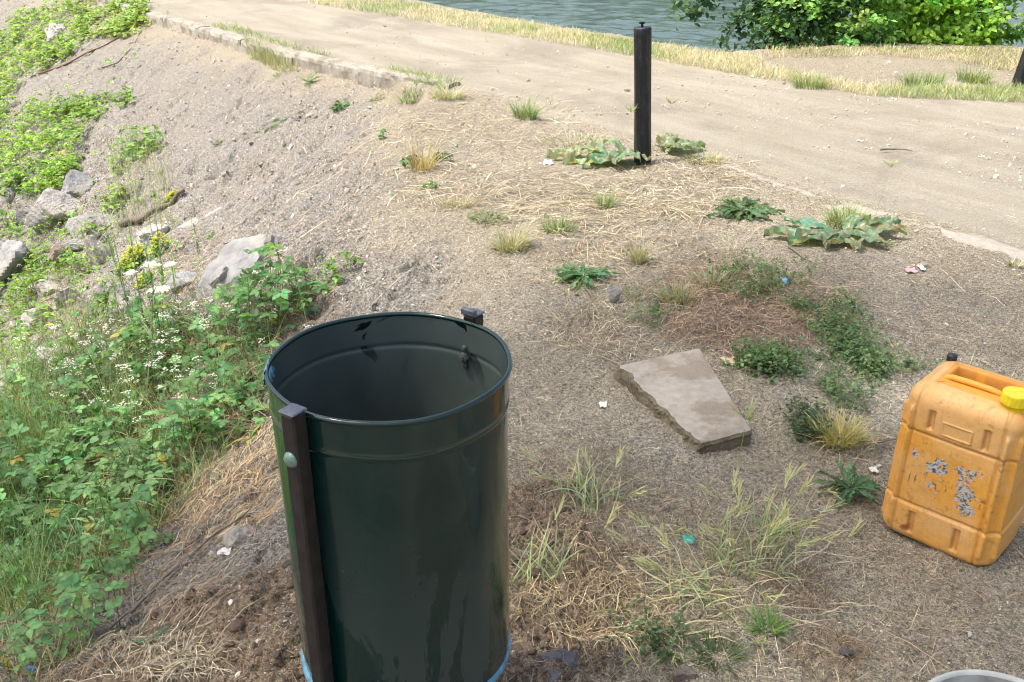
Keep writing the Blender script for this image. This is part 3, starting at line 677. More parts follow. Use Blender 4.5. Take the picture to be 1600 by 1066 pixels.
    C = C * (1 - red[..., None]) + np.array([.17, .025, .015]) * red[..., None]
    i = np.arange(nv - 1)[:, None] * nu; j = np.arange(nu)[None, :]; k = (j + 1) % nu
    Q = np.stack([i + j, i + k, i + nu + k, i + nu + j], -1).reshape(-1, 4)
    g = NT("orange_plastic"); c = g.attr("Col", "Color"); nn = g.noise(90, 4, .6)
    c = g.mix(1.0, c, g.ramp(nn, [(.3, (.94, .93, .92)), (.7, (1.04, 1.04, 1.05))]), 'MULTIPLY')
    g.set(color=c, rough=g.val(g.noise(18, 4), .3, .7, .36, .58), normal=g.bump(nn, .12, .002), spec=.45)
    g.b.inputs["Subsurface Weight"].default_value = .0
    orange = g.m
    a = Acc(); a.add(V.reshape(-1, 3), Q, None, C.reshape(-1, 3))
    # bottom cap
    ring = V[0]; a.add(np.concatenate([ring, [[0, 0, .004]]]), None, [(nu, (q + 1) % nu, q) for q in range(nu)], base * .6)
    # top: grid filling the last ring, with the handle well sunk into it
    ring = V[-1]; m = 46; cen = np.array([0, 0, Hh])
    VT = []; CT = []
    def topz(x, y):
        well = (1 - sm(np.abs(x + .004) - .072, -.010, .003)) * (1 - sm(np.abs(y - .012) - .044, -.012, .004))
        neck = np.exp(-(((x - .105) / .02) ** 2 + ((y + .03) / .03) ** 2))
        return -.052 * well
    for q in range(m + 1):
        f_ = 1 - q / m
        pxy = ring[:, :2] * f_; zz = Hh + topz(pxy[:, 0], pxy[:, 1]) * sm(np.full(nu, q / m), 0, .12)
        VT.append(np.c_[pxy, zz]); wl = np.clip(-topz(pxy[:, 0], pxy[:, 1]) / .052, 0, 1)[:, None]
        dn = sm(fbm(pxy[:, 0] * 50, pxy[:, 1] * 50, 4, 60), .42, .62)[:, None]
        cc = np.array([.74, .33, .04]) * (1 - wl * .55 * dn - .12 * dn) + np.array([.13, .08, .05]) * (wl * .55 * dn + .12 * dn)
        CT.append(cc)
    i = np.arange(m)[:, None] * nu
    Q = np.stack([i + j, i + k, i + nu + k, i + nu + j], -1).reshape(-1, 4)
    a.add(np.concatenate(VT), Q, None, np.concatenate(CT))
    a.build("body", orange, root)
    # handle bar bridging the well
    a = Acc(); hp = [(-.080, -.022, Hh - .010), (-.074, -.024, Hh - .001), (-.062, -.024, Hh + .003), (-.02, -.024, Hh + .004), (.03, -.024, Hh + .003), (.050, -.022, Hh - .002), (.066, -.014, Hh - .022), (.074, -.008, Hh - .042)]
    hp = np.array(hp); tt = np.linspace(0, 7, 40); hp = np.stack([np.interp(tt, range(8), hp[:, q]) for q in range(3)], 1)
    tube(a, hp, .0080, 14, (.82, .36, .045)); a.build("handle", orange, root)
    g = NT("yellow_cap"); yel = g.set(color=g.ramp(g.noise(50, 4), [(.3, (.62, .47, .01)), (.65, (.80, .64, .02))]), rough=.33, normal=g.bump(g.noise(80, 3), .1, .002))
    ccx, ccy = .104, -.058
    a = Acc(); nseg = 96; capw = lambda t, zz: np.where((zz > .004) & (zz < .028), -.0011 * (np.sin(t * 20) > .2), 0.)
    lathe(a, [(.028, -.01), (.028, .002), (.0325, .003), (.0325, .006), (.032, .026), (.0305, .030), (.027, .0315), (.022, .0300), (.0, .0305)], nseg, wob=capw, c=(ccx - .012, ccy, Hh + .004))
    a.build("screw_cap", yel, root, smooth=True)
    g = NT("black_plastic"); blk = g.set(color=g.ramp(g.noise(80, 3), [(.3, (.008, .009, .012)), (.7, (.03, .035, .05))]), rough=.35)
    a = Acc(); lathe(a, [(.010, -.012), (.010, .0), (.0125, .001), (.0125, .013), (.011, .016), (.0, .017)], 24, wob=lambda t, zz: .0008 * np.sin(t * 12), c=(-.108, .088, Hh - .006))
    o = a.build("vent_plug", blk, root); o["label"] = "small black vent plug at the back corner"
build_can()

# ------------------------------------------------------------------ posts by the road
def m_post():
    g = NT("tarred_wood"); n = g.noise(14, 5, .65, stretch=(2.2, 2.2, .25)); n2 = g.noise(60, 4, .7, stretch=(1, 1, .3)); n3 = g.noise(5, 3, stretch=(3, 3, .5))
    c = g.ramp(n2, [(.3, (.006, .0065, .009)), (.55, (.014, .015, .019)), (.8, (.05, .052, .058))])
    c = g.mix(g.val(n, .68, .71), c, (.32, .33, .34))
    return g.set(color=c, rough=g.val(n3, .3, .7, .33, .6), normal=g.bump(n2, .5, .004, g.bump(n, .3, .01)), spec=.4)
M_POST = m_post()
def build_post(px, py, h, rad, tilt, label):
    p = P1(px, py); root = empty("wooden_post", p + np.array([0, 0, -.04]), 0, label, "post", "black posts along the road")
    root.rotation_euler = tilt
    a = Acc(); prof = [(rad * 1.03, -.25)] + [(rad * (1 + .02 * math.sin(z * 9)), z) for z in np.linspace(0, h, 30)] + [(rad * .97, h + .004), (rad * .8, h + .007), (0, h + .008)]
    lathe(a, prof, 40, wob=lambda t, zz: .0022 * np.sin(t * 5 + zz * 3) + .0012 * np.sin(t * 11 - zz * 5)); a.build("shaft", M_POST, root)
    g = NT("black_iron"); iron = g.set(color=(.012, .012, .014), rough=.5, metal=.5)
    a = Acc(); lathe(a, [(.007, h), (.007, h + .022), (.016, h + .024), (.017, h + .034), (0, h + .036)], 6)
    a.build("bolt", iron, root, smooth=False)
build_post(1005, 252, .80, .0485, (R(0), R(-3.6), 0), "black painted round post with pale drips, standing upright in flattened broad leaves beside the road")
build_post(1588, 136, .90, .050, (R(-3), R(10), 0), "black post leaning to the right in dry grass across the road")

# ------------------------------------------------------------------ broken paving slab
def build_slab():
    c4 = PP([958, 1092, 1174, 1088], [573, 548, 668, 688], .050)    # top corners: left, back, right-front, left-front
    zt = .050; ctr = c4.mean(0)
    L0, Bk, Rt, Lf = [np.array([q[0], q[1]]) for q in c4]
    n = 56; a = Acc(); th = .054
    rows = []
    for i in range(n + 1):
        t = i / n; l = L0 * (1 - t) + Lf * t; r_ = Bk * (1 - t) + Rt * t; d = (r_ - l)
        jag = (fbm(np.array([t * 9.0]), np.array([.3]), 4, 71, .65)[0] - .5) * .16 + .015 * math.sin(t * 14)
        row = []
        for j in range(13):
            u = j / 12; e = max(0, jag * 1.0 + .055) * (1 - u)
            q = l + d * (u * (1 - e) + e); row.append((q[0], q[1]))
        rows.append(row)
    rows = np.array(rows); m = 13
    tilt = lambda p: zt + .018 * ((p[..., 0] - ctr[0]) * .3 + (p[..., 1] - ctr[1]) * .6) / .3
    gz = HZ(rows[..., 0], rows[..., 1])
    zz = gz + tilt(rows); rnd = (fbm(rows[..., 0] * 60, rows[..., 1] * 60, 3, 5) - .5) * .004
    edge = np.zeros((n + 1, m)); edge[:, -1] = .004; edge[0, :] = .004; edge[-1, :] = .004
    top = np.dstack([rows, zz + rnd - edge]).reshape(-1, 3)
    Q = [(i * m + j, i * m + j + 1, (i + 1) * m + j + 1, (i + 1) * m + j) for i in range(n) for j in range(m - 1)]
    a.add(top - ctr, [q[::-1] for q in Q])
    M1 = m_concrete("slab_concrete", (.35, .315, .26), (.20, .165, .12), .8); M2 = m_concrete("broken_concrete", (.16, .135, .09), (.07, .055, .035), .7)
    root = empty("paving_slab", ctr, 0, "broken concrete paving slab with one jagged edge lying flat on the bare ground", "paving slab")
    a.build("top_face", M1, root, smooth=True)
    # broken and cut sides
    bord = [(i, 0) for i in range(n + 1)] + [(n, j) for j in range(1, m)] + [(i, m - 1) for i in range(n - 1, -1, -1)] + [(0, j) for j in range(m - 2, 0, -1)]
    T = top.reshape(n + 1, m, 3); bt = np.array([T[i, j] for i, j in bord]); k = len(bord); lay = 7; V = []
    ctr2 = np.array([ctr[0], ctr[1]])
    base_l = np.array([(L0 * (1 - i / n) + Lf * i / n) for i in range(n + 1)])
    for q in range(lay):
        f_ = q / (lay - 1); B = bt.copy(); B[:, 2] -= f_ * th
        out = (bt[:, :2] - ctr2); out /= np.linalg.norm(out, axis=1)[:, None]
        nz = (fbm(bt[:, 0] * 70 + q * 1.3, bt[:, 1] * 70 + q * 2.1, 3, 15) - .5)
        B[:, :2] += out * (nz * .004 + (.003 if q == 1 else 0) + .003 * (q > 0))[:, None]
        il = np.arange(n + 1)      # the jagged side spreads out towards its foot
        sp = (base_l - B[:n + 1, :2]) * (f_ ** .8) * .75; B[:n + 1, :2] += sp + (nz[:n + 1] * .02)[:, None] * out[:n + 1] * (q > 0)
        B[:n + 1, 2] += nz[:n + 1] * .012 * (0 < q < lay - 1)
        V.append(B)
    V = np.concatenate(V) - ctr; Q = [(q * k + i, q * k + (i + 1) % k, (q + 1) * k + (i + 1) % k, (q + 1) * k + i) for q in range(lay - 1) for i in range(k)]
    a = Acc(); a.add(V, [x[::-1] for x in Q]); a.build("broken_edge", M2, root, smooth=False)
build_slab()

# ------------------------------------------------------------------ bucket at the lower right
def build_bucket():
    g = NT("grey_white_plastic"); m = g.set(color=g.ramp(g.noise(20, 4), [(.3, (.36, .38, .34)), (.7, (.50, .52, .47))]), rough=.45)
    gi = NT("mortar_crust"); mi = gi.set(color=gi.ramp(gi.noise(12, 5, .7), [(.3, (.16, .16, .14)), (.7, (.40, .40, .37))]), rough=.8, normal=gi.bump(gi.noise(40, 4), .5, .005))
    z = .26; dn = (1150 - 533) / FPX; ry = CP - dn * SP; rz = -SP - dn * CP; t = (z - CAMZ) / rz
    root = empty("bucket", ((1578 - 800) / FPX * t, ry * t, 0), 0, "pale grey plastic builder's bucket showing only its rim at the lower right", "bucket")
    a = Acc(); lathe(a, [(0, .004), (.100, .004), (.108, .012), (.137, .235), (.137, .238), (.146, .24), (.147, .256), (.143, .262), (.139, .262), (.136, .256)], 96); a.build("shell", m, root)
    a = Acc(); lathe(a, [(.136, .256), (.108, .05), (.10, .03), (0, .028)], 96); a.build("inner_wall", mi, root)
    g = NT("bucket_wire"); wm = g.set(color=(.25, .25, .25), rough=.4, metal=.9)
    a = Acc(); th = np.linspace(0, math.pi, 30); hp = np.stack([.151 * np.cos(th), -.151 * np.sin(th) * .92, .235 - .10 * np.sin(th)], 1); tube(a, hp, .0025, 8); a.build("bail_handle", wm, root)
build_bucket()

# ------------------------------------------------------------------ rocks on the slope
def rock(px, py, wpx, hpx, seed, label, flat=.6, col=(.23, .23, .235), sink=.35, name="rock", group="grey boulders among the greenery on the slope", rough=.05, stretch=1.0):
    p = P1(px, py + hpx * .25); t = (p[1] * CP - (p[2] - CAMZ) * SP)
    wd = wpx / FPX * t * .56
    r_ = np.random.default_rng(seed)
    wd *= 1.12; V, F = rock_verts(seed, 5 if wpx > 45 else 4, (wd, wd * .8 * stretch, hpx / wpx * wd * 1.2), 15 + seed % 6, rough + .07)
    a = Acc(); C = np.array(col) * .98 * (1 + .25 * (fbm(V[:, 0] * 20 + seed, V[:, 1] * 20, 3, seed)[:, None] - .5)); a.add(V, None, F, C)
    o = a.build(name, M_ROCK, smooth=False); m_ = o.data
    if "embedded" in label:
        m_.vertices.foreach_set("co", (V * [1, 1.0, .38]).astype(np.float32).ravel())
        o.location = (p[0], p[1], p[2] - V[:, 2].max() * .38 * .45); o.rotation_mode = 'QUATERNION'
        o.rotation_quaternion = Vector((-.81 * .5, -.59 * .5, .85)).normalized().to_track_quat('Z', 'Y'); m_.update()
        tag(o, label, "rock", group); return o
    o.location = (p[0], p[1] + wd * .3, p[2] + V[:, 2].max() * (1 - sink) * .6); o.rotation_euler = (r_.uniform(-.2, .2), r_.uniform(-.25, .1) - .15, r_.uniform(-.5, .5))
    tag(o, label, "rock", group); return o
ROCKS = [
    (92, 332, 96, 66, "large pale grey boulder with a darker lower face in the upper left greenery", .6, (.30, .29, .285)),
    (38, 342, 32, 22, "small dark stone touching the left side of the large pale boulder", .6, (.16, .165, .175)),
    (120, 298, 44, 40, "bluish grey stone standing up behind the large pale boulder", .6, (.25, .26, .28)),
    (8, 312, 42, 40, "grey boulder cut by the left edge, behind the large pale boulder", .6, (.26, .255, .25)),
    (150, 354, 66, 32, "flat grey stone half covered by leaves, right of the large pale boulder", .6, (.22, .22, .215)),
    (12, 412, 60, 72, "rounded blue-grey boulder cut by the left edge, left of the brown angular stone", .6, (.27, .275, .29)),
    (98, 402, 38, 30, "brown angular stone with a black hollow beneath it", .6, (.17, .13, .105)),
    (130, 381, 46, 24, "light grey wedge of stone just above the brown angular stone", .6, (.31, .31, .31)),
    (157, 402, 44, 50, "pale grey stone with a peaked top, left of the yellow flowers", .6, (.30, .285, .27)),
    (185, 462, 34, 44, "upright grey stone stacked on a bigger one, below the yellow flowers", .6, (.25, .25, .26)),
    (190, 490, 58, 34, "rounded smooth grey stone under the upright stone", .6, (.27, .265, .26)),
    (146, 474, 50, 50, "blocky grey stone left of the two stacked stones", .6, (.26, .25, .24)),
    (288, 444, 50, 30, "lone bluish stone with a flat sloping top, right of the white umbels", .6, (.30, .31, .33)),
    (240, 372, 74, 34, "long pale slab lying under the dark fallen branch", .5, (.34, .34, .35)),
    (376, 388, 120, 130, "big smooth grey slab embedded flush in the bare pale slope", .3, (.25, .255, .265)),
    (312, 335, 62, 44, "weathered grey lump embedded in the slope beyond the fallen branch", .4, (.32, .305, .29)),
    (345, 440, 34, 22, "grey rough lump at the foot of the big smooth slab", .4, (.28, .28, .29)),
    (470, 424, 26, 28, "mossy green-tinged round stone in a hollow of the pale slope", .6, (.13, .14, .09)),
    (110, 470, 40, 36, "dull stone draped by dry sticks in the left greenery", .6, (.27, .26, .25)),
    (66, 572, 84, 52, "broad whitish rock behind the thin grass at the left", .5, (.40, .39, .38)),
    (28, 600, 60, 44, "whitish broken rock low at the left edge behind grass stems", .5, (.38, .37, .35)),
    (75, 452, 46, 30, "small rubble stone left of the blocky grey stone", .5, (.29, .28, .27)),
    (60, 505, 60, 36, "pale stone hidden in thin grass above the broad whitish rock", .5, (.33, .32, .30)),
    (85, 52, 40, 24, "pale rock outcrop in the uppermost greenery", .5, (.38, .37, .36)),
    (292, 178, 18, 12, "small grey stone poking out high on the bare slope", .5, (.22, .22, .225)),
]
for i, (px, py, wp, hp, lab, fl, c) in enumerate(ROCKS):
    rock(px, py, wp, hp, 100 + i, lab, fl, c, sink=.62, stretch=1.5 if "embedded" in lab else 1.0)
rock(868, 1056, 74, 40, 201, "rough dark grey lump of mortar in the loose soil right of the bin", .6, (.13, .13, .14), group=None, rough=.12)
rock(1071, 1058, 36, 34, 205, "smooth brown-grey cobble at the bottom edge of the picture", .6, (.19, .155, .13), group=None, rough=.01)
rock(372, 842, 50, 26, 207, "flaky pale stone at the top of the dug slope left of the bin", .5, (.36, .34, .31), group=None, rough=.12, sink=.7)
rock(958, 466, 26, 22, 208, "small pale concrete fragment in dry grass beyond the paving slab", .5, (.38, .36, .33), group=None)
rock(1322, 1022, 18, 10, 209, "small dark slate chip on bare gravel between the jerrycan and bucket", .5, (.10, .10, .10), group=None, sink=.3)

# ------------------------------------------------------------------ gravel and chips (uncountable)
def gravel():
    a = Acc(); V0, F0 = ico(1)
    n = 34000
    px = rng.uniform(-250, 1850, n); py = rng.uniform(-10, 1160, n)
    p = PP(px, py); s = sdist(CREST, p[:, 0], p[:, 1]); dist = np.hypot(p[:, 0], p[:, 1])
    dn = -sdist(NEAR, p[:, 0], p[:, 1]); road = (dn > 0)
    clump = fbm(p[:, 0] * 3, p[:, 1] * 3, 3, 91)
    keep = (dist < 14) & (rng.random(n) < np.where(road, sm(clump, .45, .65), np.where(s > .2, .9, .35 + .5 * sm(clump, .45, .6))))
    keep &= ~((-sdist(BANK, p[:, 0], p[:, 1])) > 0)
    p = p[keep]; s = s[keep]; dist = dist[keep]; n = len(p)
    r = np.exp(rng.normal(-6.05, .45, n)) * np.clip(dist / 2.6, .8, 3.0); r = np.where(s > .2, r * 1.25, r); r = np.minimum(r, .030)
    z = HT(p[:, 0], p[:, 1])
    B = rng.normal(size=(n, 3, 3)); q1 = B[:, 0] / np.linalg.norm(B[:, 0], axis=1)[:, None]; q2 = np.cross(q1, B[:, 1]); q2 /= np.linalg.norm(q2, axis=1)[:, None]; q3 = np.cross(q1, q2)
    W = V0[None] * (1 + rng.normal(0, .16, (n, len(V0), 1))) * rng.uniform([.55, .6, .4], [1.2, 1, .8], (n, 1, 3))
    W = W[..., 0:1] * q1[:, None] + W[..., 1:2] * q2[:, None] + W[..., 2:3] * q3[:, None]
    V = np.stack([p[:, 0], p[:, 1], z + r * .25], 1)[:, None] + W * r[:, None, None]
    c = vary((.34, .315, .27), n, .25, .05); onr = (-sdist(NEAR, p[:, 0], p[:, 1]) > 0); c[onr] = vary((.42, .39, .33), onr.sum(), .16, .03); r = np.where(onr, r * .6, r); pale = rng.random(n) < .14; c[pale] = vary((.55, .53, .48), pale.sum(), .12, .02)
    F = (np.arange(n) * len(V0))[:, None, None] + F0[None]
    a.add(V.reshape(-1, 3), None, F.reshape(-1, 3), np.repeat(c, len(V0), 0))
    tag(a.build("gravel", M_PEB, smooth=False), kind='stuff')
gravel()
def clods():
    a = Acc(); V0, F0 = ico(2); n0 = 4200
    px = rng.uniform(150, 1010, n0); py = rng.uniform(760, 1150, n0); p = PP(px, py)
    soil = zones(p[:, 0], p[:, 1])[6]; k = rng.random(n0) < soil; p = p[k]; n = len(p); r = np.exp(rng.normal(-5.4, .55, n)); r = np.minimum(r, .024)
    W = V0[None] * (1 + rng.normal(0, .10, (n, len(V0), 1)) + .5 * (fbm(V0[None, :, 0] * 2.2 + np.arange(n)[:, None] * 7.1, V0[None, :, 1] * 2.2 + V0[None, :, 2] * 1.7, 3, 3)[..., None] - .5)) * rng.uniform([.6, .6, .4], [1.4, 1.1, .7], (n, 1, 3))
    az_ = rng.uniform(0, 6.3, (n, 1)); W = np.stack([W[..., 0] * np.cos(az_) - W[..., 1] * np.sin(az_), W[..., 0] * np.sin(az_) + W[..., 1] * np.cos(az_), W[..., 2]], -1)
    V = np.stack([p[:, 0], p[:, 1], HT(p[:, 0], p[:, 1]) - r * .05], 1)[:, None] + W * r[:, None, None]
    F = (np.arange(n) * len(V0))[:, None, None] + F0[None]
    a.add(V.reshape(-1, 3), None, F.reshape(-1, 3), np.repeat(vary((.13, .095, .068), n, .2, .05), len(V0), 0))
    tag(a.build("soil_clods", m_vcol("soil_clod", .95, 120, .4, .8, .006, .2), smooth=True), kind='stuff')
clods()

# ------------------------------------------------------------------ straw and chopped dry grass
def straw():
    a = Acc()
    def lay(px, py, L, W, col, keepf=None, drape=.0025, seg=2, azc=None):
        p = PP(px, py); 
        if keepf is not None: p = p[keepf(p)]
        n = len(p); d = np.hypot(p[:, 0], p[:, 1]); k = np.clip(d / 3.0, .8, 2.6)
        az = rng.uniform(0, 2 * math.pi, n) if azc is None else rng.normal(azc, .95, n)
        L_ = L * np.exp(rng.normal(0, .6, n)) * np.clip(k, .9, 1.6); c = vary(col, n, .38, .07)
        dark = rng.random(n) < .3; c[dark] *= .4
        blades(a, p, az, L_, W * np.minimum(k, 1.7), rng.uniform(0, .1, n), 0, c, seg=seg, drape=drape, taper=.25, twist=rng.uniform(-.6, .6, n), zig=.2 if seg < 3 else .05)
    def bare(p):
        x, y = p[:, 0], p[:, 1]; dn = -sdist(NEAR, x, y); s = sdist(CREST, x, y); df = -sdist(FAR, x, y)
        onroad = (dn > .05) & (df < 0); soil = zones(x, y)[6]
        pr = np.where(onroad, .05, np.where(s > .3, .85, .75)); pr = pr * (1 - .75 * soil) * (.45 + .8 * sm(fbm(x * 2.5, y * 2.5, 3, 61), .35, .6))
        return (rng.random(len(x)) < pr) & (np.hypot(x, y) < 16) & (-sdist(BANK, x, y) < .3)
    n = 330000
    lay(rng.uniform(-250, 1850, n), rng.uniform(0, 1160, n), .014, .0017, (.42, .36, .26), bare, seg=1)
    n = 9000
    lay(rng.uniform(-250, 1850, n), rng.uniform(60, 1160, n), .055, .0016, (.42, .35, .24), bare, seg=3)
    # mats of dry grass: (cx, cy, rx, ry, count, length, colour, preferred direction)
    STR = (.42, .36, .255); RED = (.35, .25, .17); BRN = (.30, .235, .16)
    for cx, cy, rx, ry, k, L, c, azc in [
        (760, 190, 150, 45, 1209, 0.045, STR, None), (880, 320, 190, 50, 1023, 0.063, STR, -.1), (700, 290, 80, 45, 511, 0.040, STR, None),
        (1040, 300, 120, 50, 697, 0.045, STR, None), (1120, 266, 60, 16, 120, 0.045, STR, -.5), (960, 345, 220, 60, 697, 0.053, (.40, .33, .22), None),
        (1000, 420, 170, 50, 930, 0.050, (.36, .28, .18), None), (1170, 490, 145, 64, 3600, .050, RED, None), (930, 515, 75, 40, 682, 0.050, STR, None),
        (1130, 440, 90, 40, 558, 0.043, (.36, .28, .18), None), (1300, 480, 60, 40, 310, 0.036, BRN, None),
        (340, 790, 95, 60, 1612, 0.058, (.40, .29, .17), .9), (400, 730, 45, 50, 558, 0.052, (.44, .34, .20), .9), (250, 900, 100, 70, 806, 0.058, (.34, .26, .17), .6),
        (240, 1030, 110, 50, 930, 0.050, (.46, .40, .28), None), (60, 1030, 110, 60, 558, 0.046, (.34, .25, .16), None),
        (1000, 900, 190, 130, 1612, 0.043, (.38, .30, .19), None), (900, 760, 120, 70, 744, 0.036, BRN, None), (930, 960, 110, 60, 806, 0.043, (.42, .32, .19), None),
        (1300, 1025, 66, 40, 260, 0.022, (.26, .17, .09), None), (1240, 920, 60, 40, 280, 0.020, (.24, .16, .09), None), (640, 250, 70, 60, 232, 0.053, (.42, .34, .23), .8),
        (520, 330, 160, 90, 162, 0.081, (.38, .31, .22), .85), (300, 420, 60, 60, 310, 0.052, (.38, .26, .16), .8), (420, 440, 70, 40, 155, 0.058, (.42, .34, .22), 1.2),
        (480, 520, 60, 50, 310, 0.043, (.22, .13, .08), .9), (1330, 690, 60, 30, 186, 0.043, STR, None), (1500, 570, 140, 60, 310, 0.030, BRN, None)]:
        r_ = np.sqrt(rng.random(k)) * np.exp(rng.normal(0, .12, k)); t = rng.uniform(0, 2 * math.pi, k)
        lay(cx + rx * r_ * np.cos(t), cy + ry * r_ * np.sin(t), L, .0018, c, seg=4, azc=azc, drape=.005)
    tag(a.build("straw_litter", M_STRAW), kind='stuff')
straw()
def long_straws():
    a = Acc()
    for cx, cy, rx, ry, k, L, az in [(860, 318, 170, 14, 34, .4, -.05), (900, 350, 150, 14, 20, .35, .1), (760, 255, 120, 40, 16, .25, .2), (1130, 275, 60, 16, 20, .3, -.3), (300, 800, 110, 70, 34, .2, .75), (1100, 940, 200, 90, 30, .16, 0.), (560, 240, 160, 60, 8, .4, .7)]:
        p = PP(rng.normal(cx, rx * .5, k), rng.normal(cy, ry * .5, k)); n = len(p)
        blades(a, p, rng.normal(az, .35, n), L * rng.uniform(.4, 1.2, n), .0032, 0, 0, vary((.55, .46, .29), n, .15, .03) * .85, seg=8, drape=.008, taper=.4, zig=.08, twist=0)
    tag(a.build("dry_stalks", M_STRAW), kind='stuff')
long_straws()

# ------------------------------------------------------------------ grass
GRN = (.11, .20, .06); YG = (.25, .32, .13); DRY = (.50, .455, .33); BLU = (.10, .18, .08)
def verge():
    a = Acc()
    # strip between the road and the river
    def strip(poly, n, h, cols):
        q = inpoly(poly, n); p = PP(q[:, 0], q[:, 1]); k = len(p); d = np.hypot(p[:, 0], p[:, 1])
        mixv = fbm(p[:, 0] * 1.7, p[:, 1] * 1.7, 3, 66); cc = np.where((rng.random(k) < sm(mixv, .42, .62) * .75 + .08)[:, None], vary(cols[0], k, .25), vary(cols[1], k, .2, .05))
        blades(a, p, rng.uniform(0, 6.3, k), h * rng.uniform(.5, 1.4, k), .0035 * np.clip(d / 6, 1, 2.2), rng.uniform(.7, 1.5, k), rng.uniform(.2, 1.4, k), cc, seg=3, col2=cc * 1.15)
    strip([(500, -8), (620, 10), (850, 46), (1100, 88), (1250, 118), (1350, 138), (1600, 140), (1860, 160), (1860, 185), (1600, 163), (1350, 150), (1100, 108), (850, 66), (600, 24), (480, 6)], 15000, .085, (YG, DRY))
    strip([(560, -8), (700, 16), (850, 40), (1000, 68), (1190, 90), (1190, 104), (1080, 98), (850, 54), (620, 12)], 8000, .06, (YG, DRY))
    strip([(1190, 78), (1400, 76), (1600, 80), (1860, 84), (1860, 140), (1600, 118), (1500, 98), (1400, 88), (1200, 92)], 9000, .07, ((.32, .32, .17), (.50, .445, .32)))
    tag(a.build("verge_grass", M_GRASS), kind='stuff')
    a = Acc(); q = inpoly([(180, -5), (300, 15), (420, 62), (500, 85), (600, 108), (700, 128), (720, 135), (690, 140), (600, 116), (480, 84), (400, 62), (260, 22), (200, 6)], 2600)
    p = PP(q[:, 0], q[:, 1]); m = sm(fbm(p[:, 0] * 1.5, p[:, 1] * 1.5, 3, 68), .46, .6) > rng.random(len(p)); p = p[m]; k = len(p)
    blades(a, p, rng.uniform(0, 6.3, k), .09 * rng.uniform(.4, 1.3, k), .006, rng.uniform(.6, 1.5, k), .8, vary(YG, k, .3), seg=3)
    q = inpoly([(380, 62), (430, 90), (470, 112), (440, 118), (390, 95)], 700); p = PP(q[:, 0], q[:, 1]); k = len(p)
    blades(a, p, rng.uniform(0, 6.3, k), .16 * rng.uniform(.4, 1.3, k), .005, rng.uniform(.7, 1.5, k), .8, vary((.28, .30, .14), k, .3), seg=3)
    tag(a.build("kerb_grass", M_GRASS), kind='stuff')
verge()
def sprigs():
    a = Acc(); n = 9000; px = rng.uniform(560, 1700, n); py = rng.uniform(140, 1070, n); p = PP(px, py); x, y = p[:, 0], p[:, 1]
    dn = -sdist(NEAR, x, y); s = sdist(CREST, x, y)
    k = (dn < -.05) & (s < .2) & (fbm(x * 3.2, y * 3.2, 3, 131) > .60) & (rng.random(n) < np.where(py > 700, .25, .8)); p = p[k]; n = len(p)
    c = np.where((rng.random(n) < .5)[:, None], vary(YG, n, .3), vary(DRY, n, .25)); d = np.hypot(p[:, 0], p[:, 1])
    blades(a, p, rng.uniform(0, 6.3, n), .045 * rng.uniform(.4, 1.5, n), .003 * np.clip(d / 4, .8, 1.6), rng.uniform(.3, 1.5, n), rng.uniform(0, 1.2, n), c, seg=3)
    tag(a.build("sparse_grass", M_GRASS), kind='stuff')
sprigs()
def tuft(px, py, rpx, n, L, col, col2, label, name="grass_tuft", cat="grass tuft", W=.004, up=1.1, heads=0, group="grass tufts on the bare ground", sx=1.0, bend=1.0):
    c = P1(px, py); t = c[1] * CP - (c[2] - CAMZ) * SP; r = rpx / FPX * t
    wild = heads > 0; n = int(n * .55) if wild else n
    a = Acc(); th = rng.uniform(0, 2 * math.pi, n); rr = r * (1.15 if wild else .6) * np.sqrt(rng.random(n))
    x = c[0] + rr * np.cos(th) * sx; y = c[1] + rr * np.sin(th); z = HT(x, y) - .004
    az = (rng.normal(rng.uniform(0, 6.3), 1.5, n) if wild else th + rng.normal(0, .6, n)); l = L * rng.uniform(.35, 1.1, n); el = np.clip(rng.normal(up, .25, n), .15, 1.55)
    cc = vary(col, n, .2); c2 = vary(col2, n, .15); m = rng.random(n) < .35; cc[m] = c2[m]
    tip = blades(a, np.stack([x, y, z], 1) - c, az, l, W, el, rng.uniform(.2, 1.3, n) * bend, cc, seg=6, col2=c2, zig=.22 if wild else .05)
    if heads: ears(a, tip[:heads], az[:heads], col2)
    o = a.build(name, M_GRASS); o.location = c
    return tag(o, label, cat, group)
EAR_T = None
def ears(a, pos, az, col, L=.055):
    """wild barley heads: a braid of awned spikelets"""
    n = len(pos)
    for q in range(16):
        t = q / 16; side = (q % 3 - 1) * .35; el = rng.uniform(.2, 1.2, n) * .4 + .35
        d = np.stack([np.cos(az) * np.cos(el), np.sin(az) * np.cos(el), np.sin(el)], 1)
        base = pos + d * (t * L)
        blades(a, base, az + side + rng.normal(0, .12, n), .034 * (1.2 - t * .4), .0050, el + rng.normal(.05, .25, n), .1, vary(np.asarray(col) * [1.0, 1.05, .9], n, .12), seg=2, col2=vary((.55, .50, .30), n, .1), taper=1.0)
